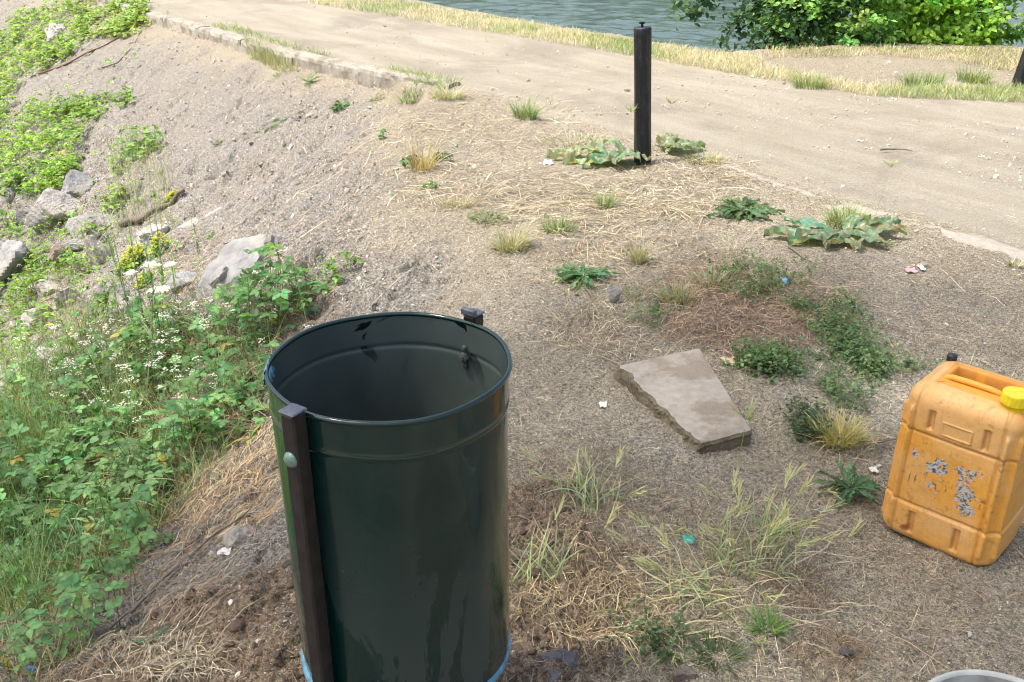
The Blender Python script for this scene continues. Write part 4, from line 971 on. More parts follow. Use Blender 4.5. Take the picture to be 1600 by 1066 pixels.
TUFTS = [
    (798, 388, 36, 330, .13, YG, DRY, "rounded yellow-green grass tuft in a row at the crest of the slope", 1.2),
    (997, 408, 15, 150, .13, YG, DRY, "narrow upright straw-green tuft standing alone in mid ground", 1.4),
    (762, 344, 32, 190, .09, GRN, YG, "low dark green grass tuft just above the rounded yellow-green one", .7),
    (716, 322, 32, 150, .09, (.2, .24, .07), DRY, "sparse half-dry tuft left of the low dark green one", .8),
    (872, 362, 28, 170, .10, GRN, YG, "small green tuft with reddish base right of the rounded tuft", 1.1),
    (946, 322, 18, 90, .13, GRN, YG, "thin green tuft in straw left of the tall post", 1.2),
    (820, 186, 24, 180, .17, GRN, YG, "green tuft at the road edge above the straw mat", 1.2),
    (700, 156, 32, 200, .14, YG, DRY, "half-dry tuft at the end of the raised kerb", 1.0),
    (645, 150, 26, 160, .15, GRN, YG, "green tuft hugging the outer side of the kerb end", .9),
    (660, 262, 26, 150, .22, DRY, (.5, .38, .2), "dry yellow grass stalks growing out of the small green leaves", 1.35),
    (1312, 690, 44, 420, .11, (.30, .32, .10), (.55, .48, .24), "straw-yellow tuft between the paving slab and the jerrycan", 1.15),
    (1110, 188 + 255, 40, 200, .09, (.24, .26, .09), DRY, "half-dry tuft in the red-brown thatch", 1.2),
    (1060, 470, 34, 220, .09, (.26, .27, .09), DRY, "yellowing tuft at the left end of the red-brown thatch", 1.2),
    (1200, 992, 24, 90, .075, (.12, .26, .06), (.2, .34, .09), "fresh bright green tuft on bare ground near the bottom", 1.0),
    (1120, 1030, 36, 150, .07, (.06, .11, .04), (.10, .16, .06), "small dark green tuft by the smooth cobble", .6),
    (1320, 352, 40, 240, .13, GRN, (.28, .36, .10), "green grass growing through the broad flattened leaves on the right", 1.2),
    (1100, 252, 46, 220, .07, (.22, .28, .08), DRY, "short grass patch between the tall post and the road edge", 1.0),
    (900, 222, 80, 260, .07, (.16, .23, .09), DRY, "low grey-green grass patch behind the broad leaves at the post", .9),
    (1268, 140 - 4, 40, 260, .14, (.14, .22, .05), YG, "green clump in the verge across the road", 1.2),
    (1440, 132, 44, 300, .15, (.13, .22, .05), YG, "taller green clump in the verge near the leaning post", 1.2),
    (1520, 130, 34, 260, .16, (.14, .24, .05), YG, "bushy green clump in the verge just left of the leaning post", 1.25),
    (1582, 414, 14, 60, .05, GRN, DRY, "tiny tuft by the sunken edging at the right", .9),
]
for t_ in TUFTS:
    tuft(t_[0], t_[1], t_[2], t_[3], t_[4], t_[5], t_[6], t_[7], up=t_[8], W=.0042 if t_[1] > 300 else .006, sx=1.2)
BARLEY = [(1160, 880, 46, 120, .17, "tall clump of wild barley with pale green ears right of the teal scrap", 17, 1.1),
          (1080, 930, 50, 130, .13, "spreading wild barley clump in the bottom centre", 8, .8),
          (920, 790, 40, 120, .16, "trampled wild barley clump right of the bin", 6, .7),
          (1010, 985, 60, 120, .11, "flattened barley clump close to the mortar lump", 4, .45),
          (840, 905, 40, 80, .16, "thin barley stems in loose soil beside the bin", 3, 1.0),
          (1210, 840, 36, 90, .18, "barley stems right of the tall clump", 9, 1.1)]
for px, py, r, n, L, lab, hd, up in BARLEY:
    tuft(px, py, r, n, L, (.22, .36, .13), (.46, .47, .27), lab, name="wild_barley", cat="wild barley", heads=hd, up=up, group="wild barley clumps in the foreground", W=.0044, bend=1.1)
def ear_stem(px, py, L, az, label):
    c = P1(px, py); a = Acc(); p = np.array([[0., 0, HT(c[0], c[1]) - c[2]]])
    tip = blades(a, p, np.array([az]), L, .0028, np.array([1.45]), .15, (.2, .28, .1), seg=8, twist=0.0, taper=.3)
    V_ = Acc(); ears(a, np.repeat(tip, 3, 0), np.array([az, az + 2, az + 4]), (.26, .36, .14), .045)
    o = a.build("barley_ear", M_GRASS); o.location = c; tag(o, label, "barley ear", "single barley ears")
ear_stem(1150, 745, .16, 1.0, "single green barley ear in front of the paving slab's near edge")
ear_stem(1368, 340, .22, .5, "single barley ear rising over the broad leaves at the road edge")
ear_stem(996, 258, .28, 2.5, "single barley ear leaning against the tall post")
ear_stem(1022, 262, .34, .2, "single barley ear just right of the tall post")

# ------------------------------------------------------------------ leafy plants
T_BR = [leaf_t(8, 2, .36, .75, .22, .18, .03, tooth=.13, seed=s_) for s_ in range(3)]
T_EL = leaf_t(4, 1, .28, .8, .3, .2)
T_SM = leaf_t(3, 1, .32, .8, .35, .15)
T_OB = leaf_t(4, 1, .36, 1.1, .25, .15)
T_LOB = [leaf_t(22, 2, .125, .75, .35, .22, .05, lobes=6, lobe_d=.72, seed=s_) for s_ in range(3)]
T_BIG = [leaf_t(44, 6, .27, .62, .10, .04, .055, lobes=5, lobe_d=.16, seed=s_) for s_ in range(5)]
T_LAN = leaf_t(8, 2, .13, .7, .35, .35, .03)
def compound(a, pos, az, tilt, size, col, nleaf=3, tm=None):
    """bramble leaf: three or five leaflets from one point"""
    n = len(pos); k5 = np.linspace(-1.35, 1.35, nleaf)
    lean = rng.uniform(0, 2 * math.pi, n)
    up0 = np.stack([np.cos(lean) * np.sin(tilt), np.sin(lean) * np.sin(tilt), np.cos(tilt)], 1)
    for i, o in enumerate(k5):
        az_ = az + o + rng.normal(0, .12, n); d = np.stack([np.cos(az_), np.sin(az_), np.zeros(n)], 1)
        d = d - up0 * np.sum(d * up0, 1)[:, None]; u = up0 + rng.normal(0, .12, (n, 3))
        sc = size * (1.0 if abs(o) < .1 else .82) * rng.uniform(.85, 1.1, n)
        place(a, (tm or T_BR)[i % (3 if tm is None else len(tm))], pos + d * (size * .10)[:, None], d, u, sc, col * rng.uniform(.9, 1.1, (n, 1)))
def bramble(name, polys, label):
    """polys: (pixel polygon, number of leaves, leaf size m, height m, colour)"""
    a = Acc(); st = Acc()
    for poly, n, size, hh, col in polys:
        q = inpoly(poly, n); hv = hh * rng.random(n) ** .7
        # clumps instead of an even carpet
        p = PP(q[:, 0], q[:, 1]); cl = fbm(p[:, 0] * 4.0, p[:, 1] * 4.0, 3, 81); k = rng.random(n) < np.where(size > .055, .1, .3) + .9 * sm(cl, .38, .54); p = p[k]; hv = hv[k] * (.35 + sm(cl[k], .35, .65)); n = len(p)
        top = p + np.stack([rng.normal(0, .02, n), rng.normal(0, .02, n), hv + .012], 1)
        az = rng.uniform(0, 6.3, n); sz = size * rng.uniform(.55, 1.2, n)
        c = vary(col, n, .24, .10); yl = rng.random(n) < .015; c[yl] = vary((.38, .36, .09), yl.sum(), .2)
        compound(a, top, az, np.abs(rng.normal(0, .45, n)), sz, c)
        m = min(n, 1500); d = top[:m] - p[:m] ; L = np.linalg.norm(d, axis=1) + .05
        blades(st, top[:m] + [0, 0, .0], az[:m] + math.pi, L * 1.3, .0035, -rng.uniform(.5, 1.4, m), -.3, vary((.14, .13, .06), m, .3), seg=4, taper=.1)
    st.V and a.add(np.concatenate(st.V), np.concatenate(st.Q), None, np.concatenate(st.C))
    o = a.build(name, M_LEAF); tag(o, kind='stuff')
BG1 = (.155, .31, .11); BG2 = (.17, .31, .05); BG3 = (.12, .25, .09)
NEARP = [(-60, 640), (0, 600), (90, 600), (170, 560), (300, 505), (430, 470), (530, 440), (525, 465), (470, 520), (430, 560), (425, 680), (380, 690), (300, 730), (250, 800), (240, 870), (150, 910), (0, 960), (-60, 980)]
bramble("bramble_leaves", [
    (NEARP, 1500, .052, .22, BG1), (NEARP, 1100, .036, .10, BG3),
    ([(120, 520), (290, 490), (330, 540), (250, 620), (60, 640), (0, 600)], 600, .030, .25, (.13, .24, .06)),
    ([(0, 880), (150, 860), (230, 880), (180, 990), (60, 1066), (-60, 1080)], 260, .034, .10, BG1),
    ([(-60, 180), (30, 165), (110, 170), (170, 175), (135, 215), (120, 250), (130, 290), (90, 320), (30, 305), (0, 330), (-60, 330)], 2500, .050, .16, (.22, .37, .06)),
    ([(-60, 0), (230, 0), (235, 80), (180, 200), (260, 280), (300, 420), (120, 520), (-60, 560)], 700, .042, .08, (.24, .38, .08)),
    ([(100, 165), (200, 145), (215, 160), (150, 190), (100, 185)], 420, .04, .06, BG2),
    ([(-60, 330), (100, 340), (170, 380), (150, 430), (60, 460), (-60, 500)], 1100, .042, .14, BG2),
    ([(-60, 440), (60, 440), (90, 500), (20, 580), (-60, 590)], 700, .042, .14, BG2),
    ([(-60, 45), (60, 20), (160, -5), (230, 5), (232, 30), (200, 60), (130, 70), (110, 100), (60, 115), (0, 165), (-60, 185)], 3700, .058, .12, (.25, .39, .08)),
    ([(-700, 60), (-40, 40), (-40, 1100), (-700, 1100)], 5200, .075, .18, (.14, .27, .06)),
    ([(120, 20), (230, 12), (235, 45), (200, 62), (130, 60)], 900, .05, .08, (.26, .34, .10)),
], "")

def tall_grass():
    a = Acc()
    def gr(poly, n, h, w, cols, up=(1.1, .25), seg=6, bend=.9):
        q = inpoly(poly, n); p = PP(q[:, 0], q[:, 1]); m = fbm(p[:, 0] * 5, p[:, 1] * 5, 2, 33) > .36; p = p[m]; k = len(p)
        mx = rng.random((k, 1)) < .6; c = np.where(mx, vary(cols[0], k, .25), vary(cols[1], k, .2, .05))
        blades(a, p, rng.uniform(0, 6.3, k), h * rng.uniform(.4, 1.15, k), w, np.clip(rng.normal(*up, k), .2, 1.57), bend * rng.uniform(.1, 1.3, k), c, seg=seg, col2=c * 1.1)
    GL = (.19, .31, .12)
    gr([(-80, 620), (60, 610), (110, 700), (90, 850), (80, 960), (-80, 1000)], 3000, .38, .0042, (GL, (.32, .38, .17)), up=(1.3, .2), bend=.8)
    gr([(0, 560), (130, 520), (200, 520), (260, 640), (140, 760), (60, 740)], 1500, .36, .0038, (GL, (.42, .44, .22)), up=(1.35, .2), bend=.7)
    gr([(100, 700), (380, 680), (250, 840), (180, 900), (40, 960), (-60, 1080), (-60, 850)], 2600, .20, .0038, (GL, (.50, .42, .24)), up=(1.0, .35))
    gr([(-60, 900), (120, 880), (160, 1000), (60, 1080), (-60, 1090)], 1500, .12, .0035, ((.50, .41, .26), GL), up=(.8, .35))
    gr([(180, 500), (430, 440), (430, 600), (300, 700), (160, 680)], 1400, .24, .0034, (GL, (.48, .42, .24)), up=(1.1, .3))
    gr([(-700, 300), (-60, 400), (-60, 1080), (-700, 1100)], 3000, .35, .006, (GL, (.40, .42, .2)), up=(1.2, .25))
    gr([(165, 230), (265, 230), (275, 330), (255, 400), (175, 400)], 420, .40, .0045, ((.24, .32, .15), (.50, .44, .26)), up=(1.45, .12), bend=.25)
    gr([(60, 440), (180, 440), (200, 540), (60, 560)], 450, .25, .0032, ((.26, .27, .12), (.36, .30, .17)), up=(1.3, .2), bend=.4)
    # fine twiggy thatch below the leaves
    q = inpoly(NEARP, 5200); p = PP(q[:, 0], q[:, 1]); k = len(p)
    blades(a, p + np.c_[np.zeros((k, 2)), rng.uniform(0, .06, k)], rng.uniform(0, 6.3, k), rng.uniform(.04, .16, k), .0026, rng.normal(.15, .3, k), rng.normal(0, .5, k), vary((.36, .25, .14), k, .4, .08), seg=3, taper=.3, zig=.2)
    tag(a.build("tall_grass", M_GRASS), kind='stuff')
tall_grass()
def forbs():
    # mixed narrow-leaved weeds standing among the brambles
    a = Acc()
    for poly, n, hh, ls, col in [(NEARP, 120, .26, .060, (.14, .29, .10)), ([(0, 640), (120, 620), (330, 700), (180, 880), (0, 950)], 60, .22, .07, (.20, .34, .15)), ([(-60, 180), (150, 170), (120, 300), (160, 420), (60, 560), (-60, 600)], 130, .20, .06, (.22, .36, .08)), ([(-40, 60), (200, 5), (230, 40), (60, 110), (-40, 170)], 120, .15, .06, (.30, .40, .12)), ([(150, 380), (300, 380), (320, 470), (180, 500)], 30, .3, .04, (.18, .32, .10))]:
        q = inpoly(poly, n); p = PP(q[:, 0], q[:, 1]); hv = hh * rng.uniform(.4, 1.2, n); lean = rng.normal(0, .12, (n, 2)); cc = vary(col, n, .25)
        blades(a, p, np.arctan2(lean[:, 1], lean[:, 0]), hv * 1.05, .005, 1.45, .15, cc * .8, seg=4, taper=.2, twist=0)
        for k in range(9):
            f_ = (k + 1.5) / 10; az = k * 2.4 + rng.uniform(0, 6.3, n); el = rng.uniform(-.1, .8, n); d = np.stack([np.cos(az) * np.cos(el), np.sin(az) * np.cos(el), np.sin(el)], 1)
            place(a, T_LAN, p + np.c_[lean * (f_ * hv * 1.0)[:, None], f_ * hv], d, np.tile([0, 0, 1.], (n, 1)) + rng.normal(0, .25, (n, 3)), ls * (1.2 - .6 * f_) * rng.uniform(.6, 1.25, n), cc * rng.uniform(.85, 1.15, (n, 1)))
    tag(a.build("mixed_weeds", M_LEAF), kind='stuff')
forbs()
def tall_stem(px, py, H_, az, lean, label, name="grass_stalk", cat="grass stalk", W=.0075, col=(.24, .33, .17), branch=7, group="tall thin stalks at the left"):
    c = P1(px, py); a = Acc(); n = 1
    k = 14; tt = np.linspace(0, 1, k); d = np.array([math.cos(az), math.sin(az)])
    pts = np.stack([d[0] * lean * H_ * tt ** 1.6, d[1] * lean * H_ * tt ** 1.6, H_ * tt], 1); tube(a, pts, W * .5 * (1 - .7 * tt), 5, col)
    for i in range(branch):
        q = rng.uniform(.25, .98); b = np.array([[np.interp(q, tt, pts[:, j]) for j in range(3)]])
        blades(a, b, rng.uniform(0, 6.3, 1), H_ * rng.uniform(.08, .22), .008, np.array([rng.uniform(.7, 1.3)]), .8, np.array(col) * 1.1, seg=5)
    o = a.build(name, M_GRASS); o.location = c; tag(o, label, cat, group)
ST = [(258, 560, .62, 2.0, .12, "tallest thin stalk rising past the flat slab, left of the bin"), (232, 545, .66, 1.6, .05, "straight thin green stalk beside the white umbels"), (215, 540, .60, 2.6, .15, "thin stalk leaning left beside the white umbels"),
      (200, 480, .55, 2.2, .10, "stalk crossing in front of the fallen branch"), (262, 480, .60, 1.2, .05, "stalk with fine side shoots right of the yellow flowers"), (180, 420, .5, 2.4, .1, "bare stalk behind the yellow flowers"),
      (90, 900, .32, 1.9, .1, "pale upright stalk standing in the lower left greenery"), (245, 620, .56, .9, .15, "forked dark stalk over the white blossom")]
for x, y, h, az, ln, lab in ST: tall_stem(x, y, h, az, ln, lab)

def blossom():
    """sprays of tiny white crucifer flowers"""
    a = Acc(); heads = []
    for cx, cy, rx, ry, k, hh in [(230, 555, 70, 50, 100, .26), (150, 565, 60, 40, 70, .24), (300, 500, 60, 40, 45, .2), (100, 590, 50, 40, 40, .22), (170, 640, 50, 30, 22, .2), (430, 505, 60, 40, 26, .14), (130, 520, 70, 30, 40, .2),
                              (20, 560, 40, 60, 24, .2), (40, 240, 60, 60, 70, .18), (100, 200, 60, 40, 40, .15), (60, 110, 60, 30, 40, .16), (230, 720, 70, 40, 5, .15), (430, 440, 50, 25, 22, .1), (60, 440, 50, 60, 40, .16), (200, 280, 50, 40, 20, .2), (270, 600, 60, 40, 20, .2)]:
        p = PP(rng.normal(cx, rx * .5, k), rng.normal(cy, ry * .5, k), hh * .6); heads.append(np.c_[p[:, :2], p[:, 2] + hh * rng.uniform(.5, 1.05, k)])
        base = p; blades(a, base, rng.uniform(0, 6.3, k), hh * 1.0, .0022, np.full(k, 1.5), .05, vary((.16, .24, .08), k, .2), seg=3, twist=0)
    hd = np.concatenate(heads); per = 11; hd = hd[rng.random(len(hd)) < .42]; pos = np.repeat(hd, per, 0) + rng.normal(0, .011, (len(hd) * per, 3)) * [1, 1, .55]
    n = len(pos)
    for q in range(4):
        az = q * math.pi / 2 + rng.uniform(0, 6.3, n) * 0 + .4; d = np.stack([np.cos(az + 0 * pos[:, 0]), np.sin(az + 0 * pos[:, 0]), rng.uniform(-.1, .4, n)], 1)
        place(a, T_OB, pos, d, np.tile([0, 0, 1.], (n, 1)) + rng.normal(0, .3, (n, 3)), .0052 * rng.uniform(.8, 1.3, n), vary((.70, .72, .66), n, .08, .01))
    tag(a.build("white_blossom", m_leaf("petal", .3, .6)), kind='stuff')
blossom()
def umbel(px, py, hh, r, label):
    p = PP([px], [py], hh)[0]; a = Acc(); top = np.array([0, 0, hh]); tube(a, [(0, 0, 0), (.004, 0, hh * .5), (0, 0, hh)], .0015, 5, (.14, .22, .08))
    f = Acc()
    for q in range(16):
        az = q / 16 * 6.283 + rng.uniform(0, .3); rr = r * rng.uniform(.3, 1); e = top + [math.cos(az) * rr, math.sin(az) * rr, r * .35 - rr * .15]
        tube(a, [top, e], .0007, 4, (.2, .28, .1)); k = 22; pp = e + rng.normal(0, r * .13, (k, 3)) * [1, 1, .25]
        place(f, T_OB, pp, ball(k) * [1, 1, .2], np.tile([0, 0, 1.], (k, 1)), .013, vary((.82, .84, .80), k, .05, .01))
    root = empty("umbel_flower", p, 0, label, "flower", "flat white umbel flowers"); a.build("stem", M_GRASS, root); f.build("flower_head", bpy.data.materials["petal"], root)
umbel(234, 417, .30, .045, "broad flat white umbel seen edge on, right of the yellow flowers")
umbel(268, 414, .28, .024, "small round white umbel beside the broad one")
umbel(250, 455, .25, .042, "lower white umbel below the yellow flowers")
umbel(205, 428, .24, .028, "small white umbel in front of the yellow flowers")

def spurge(px, py, rpx, n, label, hh=.12):
    c = P1(px, py); t = c[1] * CP - (c[2] - CAMZ) * SP; r = rpx / FPX * t; a = Acc(); f = Acc()
    th = rng.uniform(0, 6.3, n); rr = r * np.sqrt(rng.random(n)); x = rr * np.cos(th); y = rr * np.sin(th); h = hh * (1.15 - .6 * (rr / r) ** 2) * rng.uniform(.8, 1.1, n)
    z0 = HZ(c[0] + x, c[1] + y) - c[2]
    for q in range(9):
        fr = (q + 1) / 9.5; k = n; az = rng.uniform(0, 6.3, k); d = np.stack([np.cos(az), np.sin(az), rng.uniform(.2, .9, k)], 1)
        place(a, T_EL, np.stack([x, y, z0 + h * fr], 1), d, np.tile([0, 0, 1.], (k, 1)), .022, vary((.13, .24, .05), k, .2))
    for q in range(7):
        az = rng.uniform(0, 6.3, n); d = np.stack([np.cos(az), np.sin(az), rng.uniform(.0, .6, n)], 1)
        place(f, T_OB, np.stack([x, y, z0 + h], 1) + rng.normal(0, .004, (n, 3)), d, np.tile([0, 0, 1.], (n, 1)), .013, vary((.62, .58, .03), n, .12, .04))
    root = empty("spurge_plant", c, 0, label, "flowering plant", "yellow flowering plants on the slope"); a.build("foliage", M_LEAF, root); f.build("blossom", M_LEAF, root)
spurge(208, 418, 24, 90, "rounded cushion of bright yellow flowers above the stacked grey stones")
spurge(252, 402, 16, 40, "greener upright part of the yellow-flowering cushion, to its right", .14)
spurge(268, 314, 13, 40, "small yellow-green clump on the end of the fallen branch", .05)
spurge(225, 450, 16, 26, "sparse yellow-flowering sprig low beside the white umbels", .08)

def rosette(px, py, rpx, n, tm, col, label, name="rosette_plant", cat="weed", rise=.35, group="low leafy weeds", width=1.0, tone=.2):
    c = P1(px, py); t = c[1] * CP - (c[2] - CAMZ) * SP; r = rpx / FPX * t; a = Acc()
    az = np.arange(n) * 2.4 + rng.normal(0, .2, n); el = rng.uniform(0.03, rise, n)
    d = np.stack([np.cos(az) * np.cos(el), np.sin(az) * np.cos(el), np.sin(el)], 1); sz = r * rng.uniform(.35, 1.15, n)
    gx = (HZ(c[0] + .05, c[1]) - HZ(c[0] - .05, c[1])) / .1; gy = (HZ(c[0], c[1] + .05) - HZ(c[0], c[1] - .05)) / .1
    d[:, 2] += gx * d[:, 0] + gy * d[:, 1]; upv = np.array([-gx, -gy, 1.0])
    cc = vary(col, n, tone)
    for q, T in enumerate(tm):
        s_ = np.arange(n) % len(tm) == q
        if s_.any(): place(a, T, np.zeros((s_.sum(), 3)) + [0, 0, .012] + d[s_] * .008, d[s_], upv + rng.normal(0, .15, (s_.sum(), 3)), sz[s_], cc[s_])
    o = a.build(name, M_LEAF); o.location = c; return tag(o, label, cat, group)
def bush(px, py, rpx, hh, n, size, col, label, name="leafy_plant", cat="leafy plant"):
    c = P1(px, py); t = c[1] * CP - (c[2] - CAMZ) * SP; r = rpx / FPX * t; a = Acc()
    th = rng.uniform(0, 6.3, n); rr = r * np.sqrt(rng.random(n)); h = hh * rng.uniform(.2, 1, n) * (1.1 - .6 * (rr / r) ** 2)
    x = rr * np.cos(th); y = rr * np.sin(th); z0 = HZ(c[0] + x, c[1] + y) - c[2]
    cc = vary(col, n, .22, .1); top = np.stack([x, y, z0 + h], 1); compound(a, top, th, np.abs(rng.normal(0, .5, n)), size * rng.uniform(.6, 1.2, n), cc)
    blades(a, np.stack([x * .4, y * .4, z0], 1), th, h * 1.1 + .01, .003, 1.3, .3, cc * .8, seg=4, taper=.2)
    o = a.build(name, M_LEAF); o.location = c; return tag(o, label, cat, "low leafy weeds")
for b_ in [
    (643, 256, 18, .05, 40, .026, (.08, .18, .08), "dark green leaf cluster at the left of the dry yellow stalks"),
    (690, 248, 13, .05, 30, .026, (.09, .18, .085), "dark green leaf cluster at the right of the dry yellow stalks"),
    (672, 290, 10, .03, 12, .024, (.16, .28, .09), "small pale green seedling below the dry yellow stalks"),
    (600, 218, 5, .08, 9, .034, (.12, .28, .10), "small upright green seedling on the upper slope"),
    (534, 172, 13, .08, 34, .038, (.08, .17, .06), "rounded dark green weed with dry stems below the kerb"),
    (535, 440, 26, .14, 26, .030, (.20, .32, .08), "bright green bramble shoot climbing the slope edge above the bin"),
    (205, 250, 36, .28, 130, .042, (.20, .36, .08), "leafy green bush standing alone on the slope at the left"),
    (240, 240, 18, .24, 40, .040, (.22, .38, .08), "smaller leafy shoot against the lone bush"),
    (180, 320, 20, .18, 60, .04, (.26, .38, .08), "yellow-green bramble sprig below the lone bush"),
    (330, 372, 0 + 4, .05, 9, .026, (.2, .3, .1), "few green leaves at the foot of the embedded grey lump"),
    (160, 480, 12, .10, 14, .055, (.12, .26, .08), "broad-leaved sprig over the blocky grey stone")]:
    bush(*b_)
for x, y, r, n, tm, c, lab, rise in [
    (910, 436, 50, 60, T_LOB, (.11, .22, .10), "dark green spiny-leaved thistle rosette left of the narrow tuft", .5),
    (1328, 770, 50, 60, T_LOB, (.10, .19, .085), "dark dandelion-like rosette between the slab and the jerrycan", .55),
    (482, 132, 20, 16, T_LOB, (.10, .20, .05), "green rosette growing on the slope below the kerb", .9),
    (434, 121, 12, 10, T_LOB, (.18, .26, .06), "tiny yellow-green rosette nearest the kerb", .9),
    (586, 158, 16, 12, T_LOB, (.17, .22, .06), "small yellow-green weed right of the rounded dark one", .9),
    (424, 198, 28, 12, T_LOB, (.09, .17, .06), "flat green weed with a reddish withered side on the open slope", .25),
    (372, 205, 24, 12, T_LOB, (.26, .15, .09), "withered red-brown weed on the open slope", .25),
    (340, 228, 20, 10, T_LOB, (.15, .2, .08), "small pale weed lowest of the three on the open slope", .25),
    (1160, 332, 56, 70, T_LOB, (.10, .16, .07), "dark trampled leafy weed between the tall post and the broad flattened leaves", .35),
    (1385, 300 + 86, 0 + 24, 9, T_LOB, (.10, .17, .06), "small leafy weed at the right edge of the broad flattened leaves", .4),
    (236, 1010, 34, 7, [T_LAN], (.12, .26, .11), "lone long-leaved green plant on the dry bank at the lower left", 1.1),
    (390, 655, 48, 12, [T_LAN], (.09, .19, .09), "blue-green long-leaved plant growing close to the left of the bin", 1.2),
    (392, 690, 32, 5, [T_LAN], (.42, .42, .12), "pale yellowing plant at the left of the bin", .9),
    (300, 690, 60, 10, [T_LAN], (.10, .2, .10), "thistle with grey-green drooping leaves among the brambles", 1.2),
    (1590, 560, 0 + 10, 5, T_LOB, (.1, .15, .06), "tiny weed behind the jerrycan", .5)]:
    rosette(x, y, r, n, tm, c, lab, rise=rise)

def broad(px, py, leaves, label, col=(.16, .24, .13)):
    """a burdock-like plant whose large leaves have been flattened: (azimuth deg, length m, lift, width)"""
    leaves = [(a_ * .85, b_ * .85, c_, d_ * .84, e_, f_) for a_, b_, c_, d_, e_, f_ in leaves]; c = P1(px, py); root = empty("broadleaf_plant", c, 0, label, "broad-leaved plant", "broad-leaved plants flattened at the roadside")
    a = Acc(); k = len(leaves)
    for q, (ox, oy, az, L, up, wd) in enumerate(leaves):
        T, Q = T_BIG[q % 5]; T = T.copy(); T[:, 1] *= wd * .8; T[:, 0] *= .93; T[:, 1] += .05 * np.sin(T[:, 0] * 5 + q)
        az = R(az); x = ox + (T[:, 0] * math.cos(az) - T[:, 1] * math.sin(az)) * L; y = oy + (T[:, 0] * math.sin(az) + T[:, 1] * math.cos(az)) * L
        z = HZ(c[0] + x, c[1] + y) - c[2] + .018 + T[:, 2] * L * 1.4 + up * np.sin(np.clip(T[:, 0], 0, 1) * 2.4) * L + .010 * (q % 3) + (fbm(x * 18 + q, y * 18, 3, q) - .4) * .06
        C = vary(col, 1, .12)[0] * np.ones((len(T), 3)); C = C * (1 + .35 * (fbm(x * 60, y * 60, 2, 9)[:, None] - .5)); tu = np.abs(T[:, 1]) / wd; C = C * (1 + .28 * np.maximum(0, np.cos((T[:, 0] - tu * .9) * 44))[:, None] ** 3) ; brn = sm(fbm(x * 30 + q, y * 30, 3, 19), .60, .68)[:, None] * .8; C = C * (1 - brn) + np.array([.24, .18, .09]) * brn; C[np.abs(T[:, 1]) < .012] = (.44, .49, .33)
        b = Acc(); b.add(np.stack([x, y, z], 1), Q, None, C); b.build("leaf", M_LEAF, root)
broad(968, 248, [(-.02, -.02, 200, .44, .02, 1.0), (.0, -.04, 222, .40, .03, .9), (.03, -.06, 250, .30, .12, 1.3), (.02, -.02, 290, .26, .2, 1.4), (-.05, .02, 175, .36, .04, .8), (-.1, .03, 190, .46, .03, .8), (.06, .1, 150, .22, .3, 1.2), (.1, .0, 300, .22, .1, 1.3), (-.1, .1, 130, .2, .2, 1.0)],
      "broad-leaved plant flattened on the left side of the tall post", (.24, .31, .19))
broad(1040, 240, [(.0, .0, 20, .34, .1, 1.2), (-.02, .03, 60, .26, .25, 1.3), (.02, -.02, -20, .26, .08, 1.1), (.0, .02, 100, .2, .2, 1.0)],
      "dull green broad leaves spreading behind the tall post towards the road", (.22, .27, .15))
broad(1310, 370, [(-.05, .0, 185, .40, .03, .9), (-.02, -.04, 205, .36, .04, 1.0), (.0, -.05, 235, .30, .04, 1.1), (.03, -.04, 265, .26, .06, 1.3), (.06, -.02, 300, .26, .04, 1.2), (.08, .0, 345, .30, .04, 1.0), (.05, .06, 40, .26, .15, 1.0), (-.06, .05, 150, .26, .08, 1.0), (.1, .04, 10, .3, .05, .8)],
      "broad-leaved plant flattened on bare ground at the road edge, right of the trampled weed", (.20, .27, .16))

def clover(name, label, spots, hgt=.05, size=.013, col=(.14, .22, .09)):
    a = Acc(); c0 = P1(spots[0][0], spots[0][1])
    for cx, cy, rx, ry, n in spots:
        r_ = np.sqrt(rng.random(n)); t = rng.uniform(0, 6.3, n); p = PP(cx + rx * r_ * np.cos(t), cy + ry * r_ * np.sin(t)); k = rng.random(len(p)) < .12 + .75 * sm(fbm(p[:, 0] * 9, p[:, 1] * 9, 3, 7), .40, .6); p = p[k]; n = len(p)
        sp = hgt * rng.uniform(.3, 1.2, n); az = rng.uniform(0, 6.3, n); c = vary(col, n, .25)
        tip = blades(a, p - c0, az, sp * 1.3, .002, rng.uniform(.3, 1.4, n), .4, c * .9, seg=2)
        for q in range(5):
            f_ = rng.uniform(.3, 1, (n, 1)); pos = (p - c0) * (1 - f_) + tip * f_; aa = rng.uniform(0, 6.3, n); d = np.stack([np.cos(aa), np.sin(aa), rng.uniform(0, .9, n)], 1)
            place(a, T_SM, pos, d, np.tile([0, 0, 1.], (n, 1)) + rng.normal(0, .4, (n, 3)), size * rng.uniform(.7, 1.3, n), c)
    o = a.build(name, M_LEAF); o.location = c0; tag(o, label, "creeping weed", "patches of creeping green weed")
clover("creeping_weed", "dense green creeping weed right of the paving slab, running towards the jerrycan", [(1330, 590, 44, 64, 900), (1310, 510, 40, 40, 420), (1390, 578, 50, 16, 200), (1250, 575, 60, 18, 200)])
clover("creeping_weed", "green creeping weed above the red-brown thatch, holding a blue scrap", [(1180, 440, 70, 28, 420), (1240, 445, 30, 30, 180)])
clover("creeping_weed", "thin green weed behind the paving slab's far corner", [(1185, 572, 48, 18, 340)], size=.016)
clover("creeping_weed", "small green sprigs on open ground right of the thatch", [(1250, 480, 15, 9, 260)])
clover("creeping_weed", "low grey-green weed under the dry tuft near the jerrycan", [(1260, 670, 22, 24, 200)], size=.012, col=(.08, .13, .06))
clover("creeping_weed", "faint green sprigs in dry grass at the thatch's left end", [(1030, 485, 60, 26, 160)], size=.012)
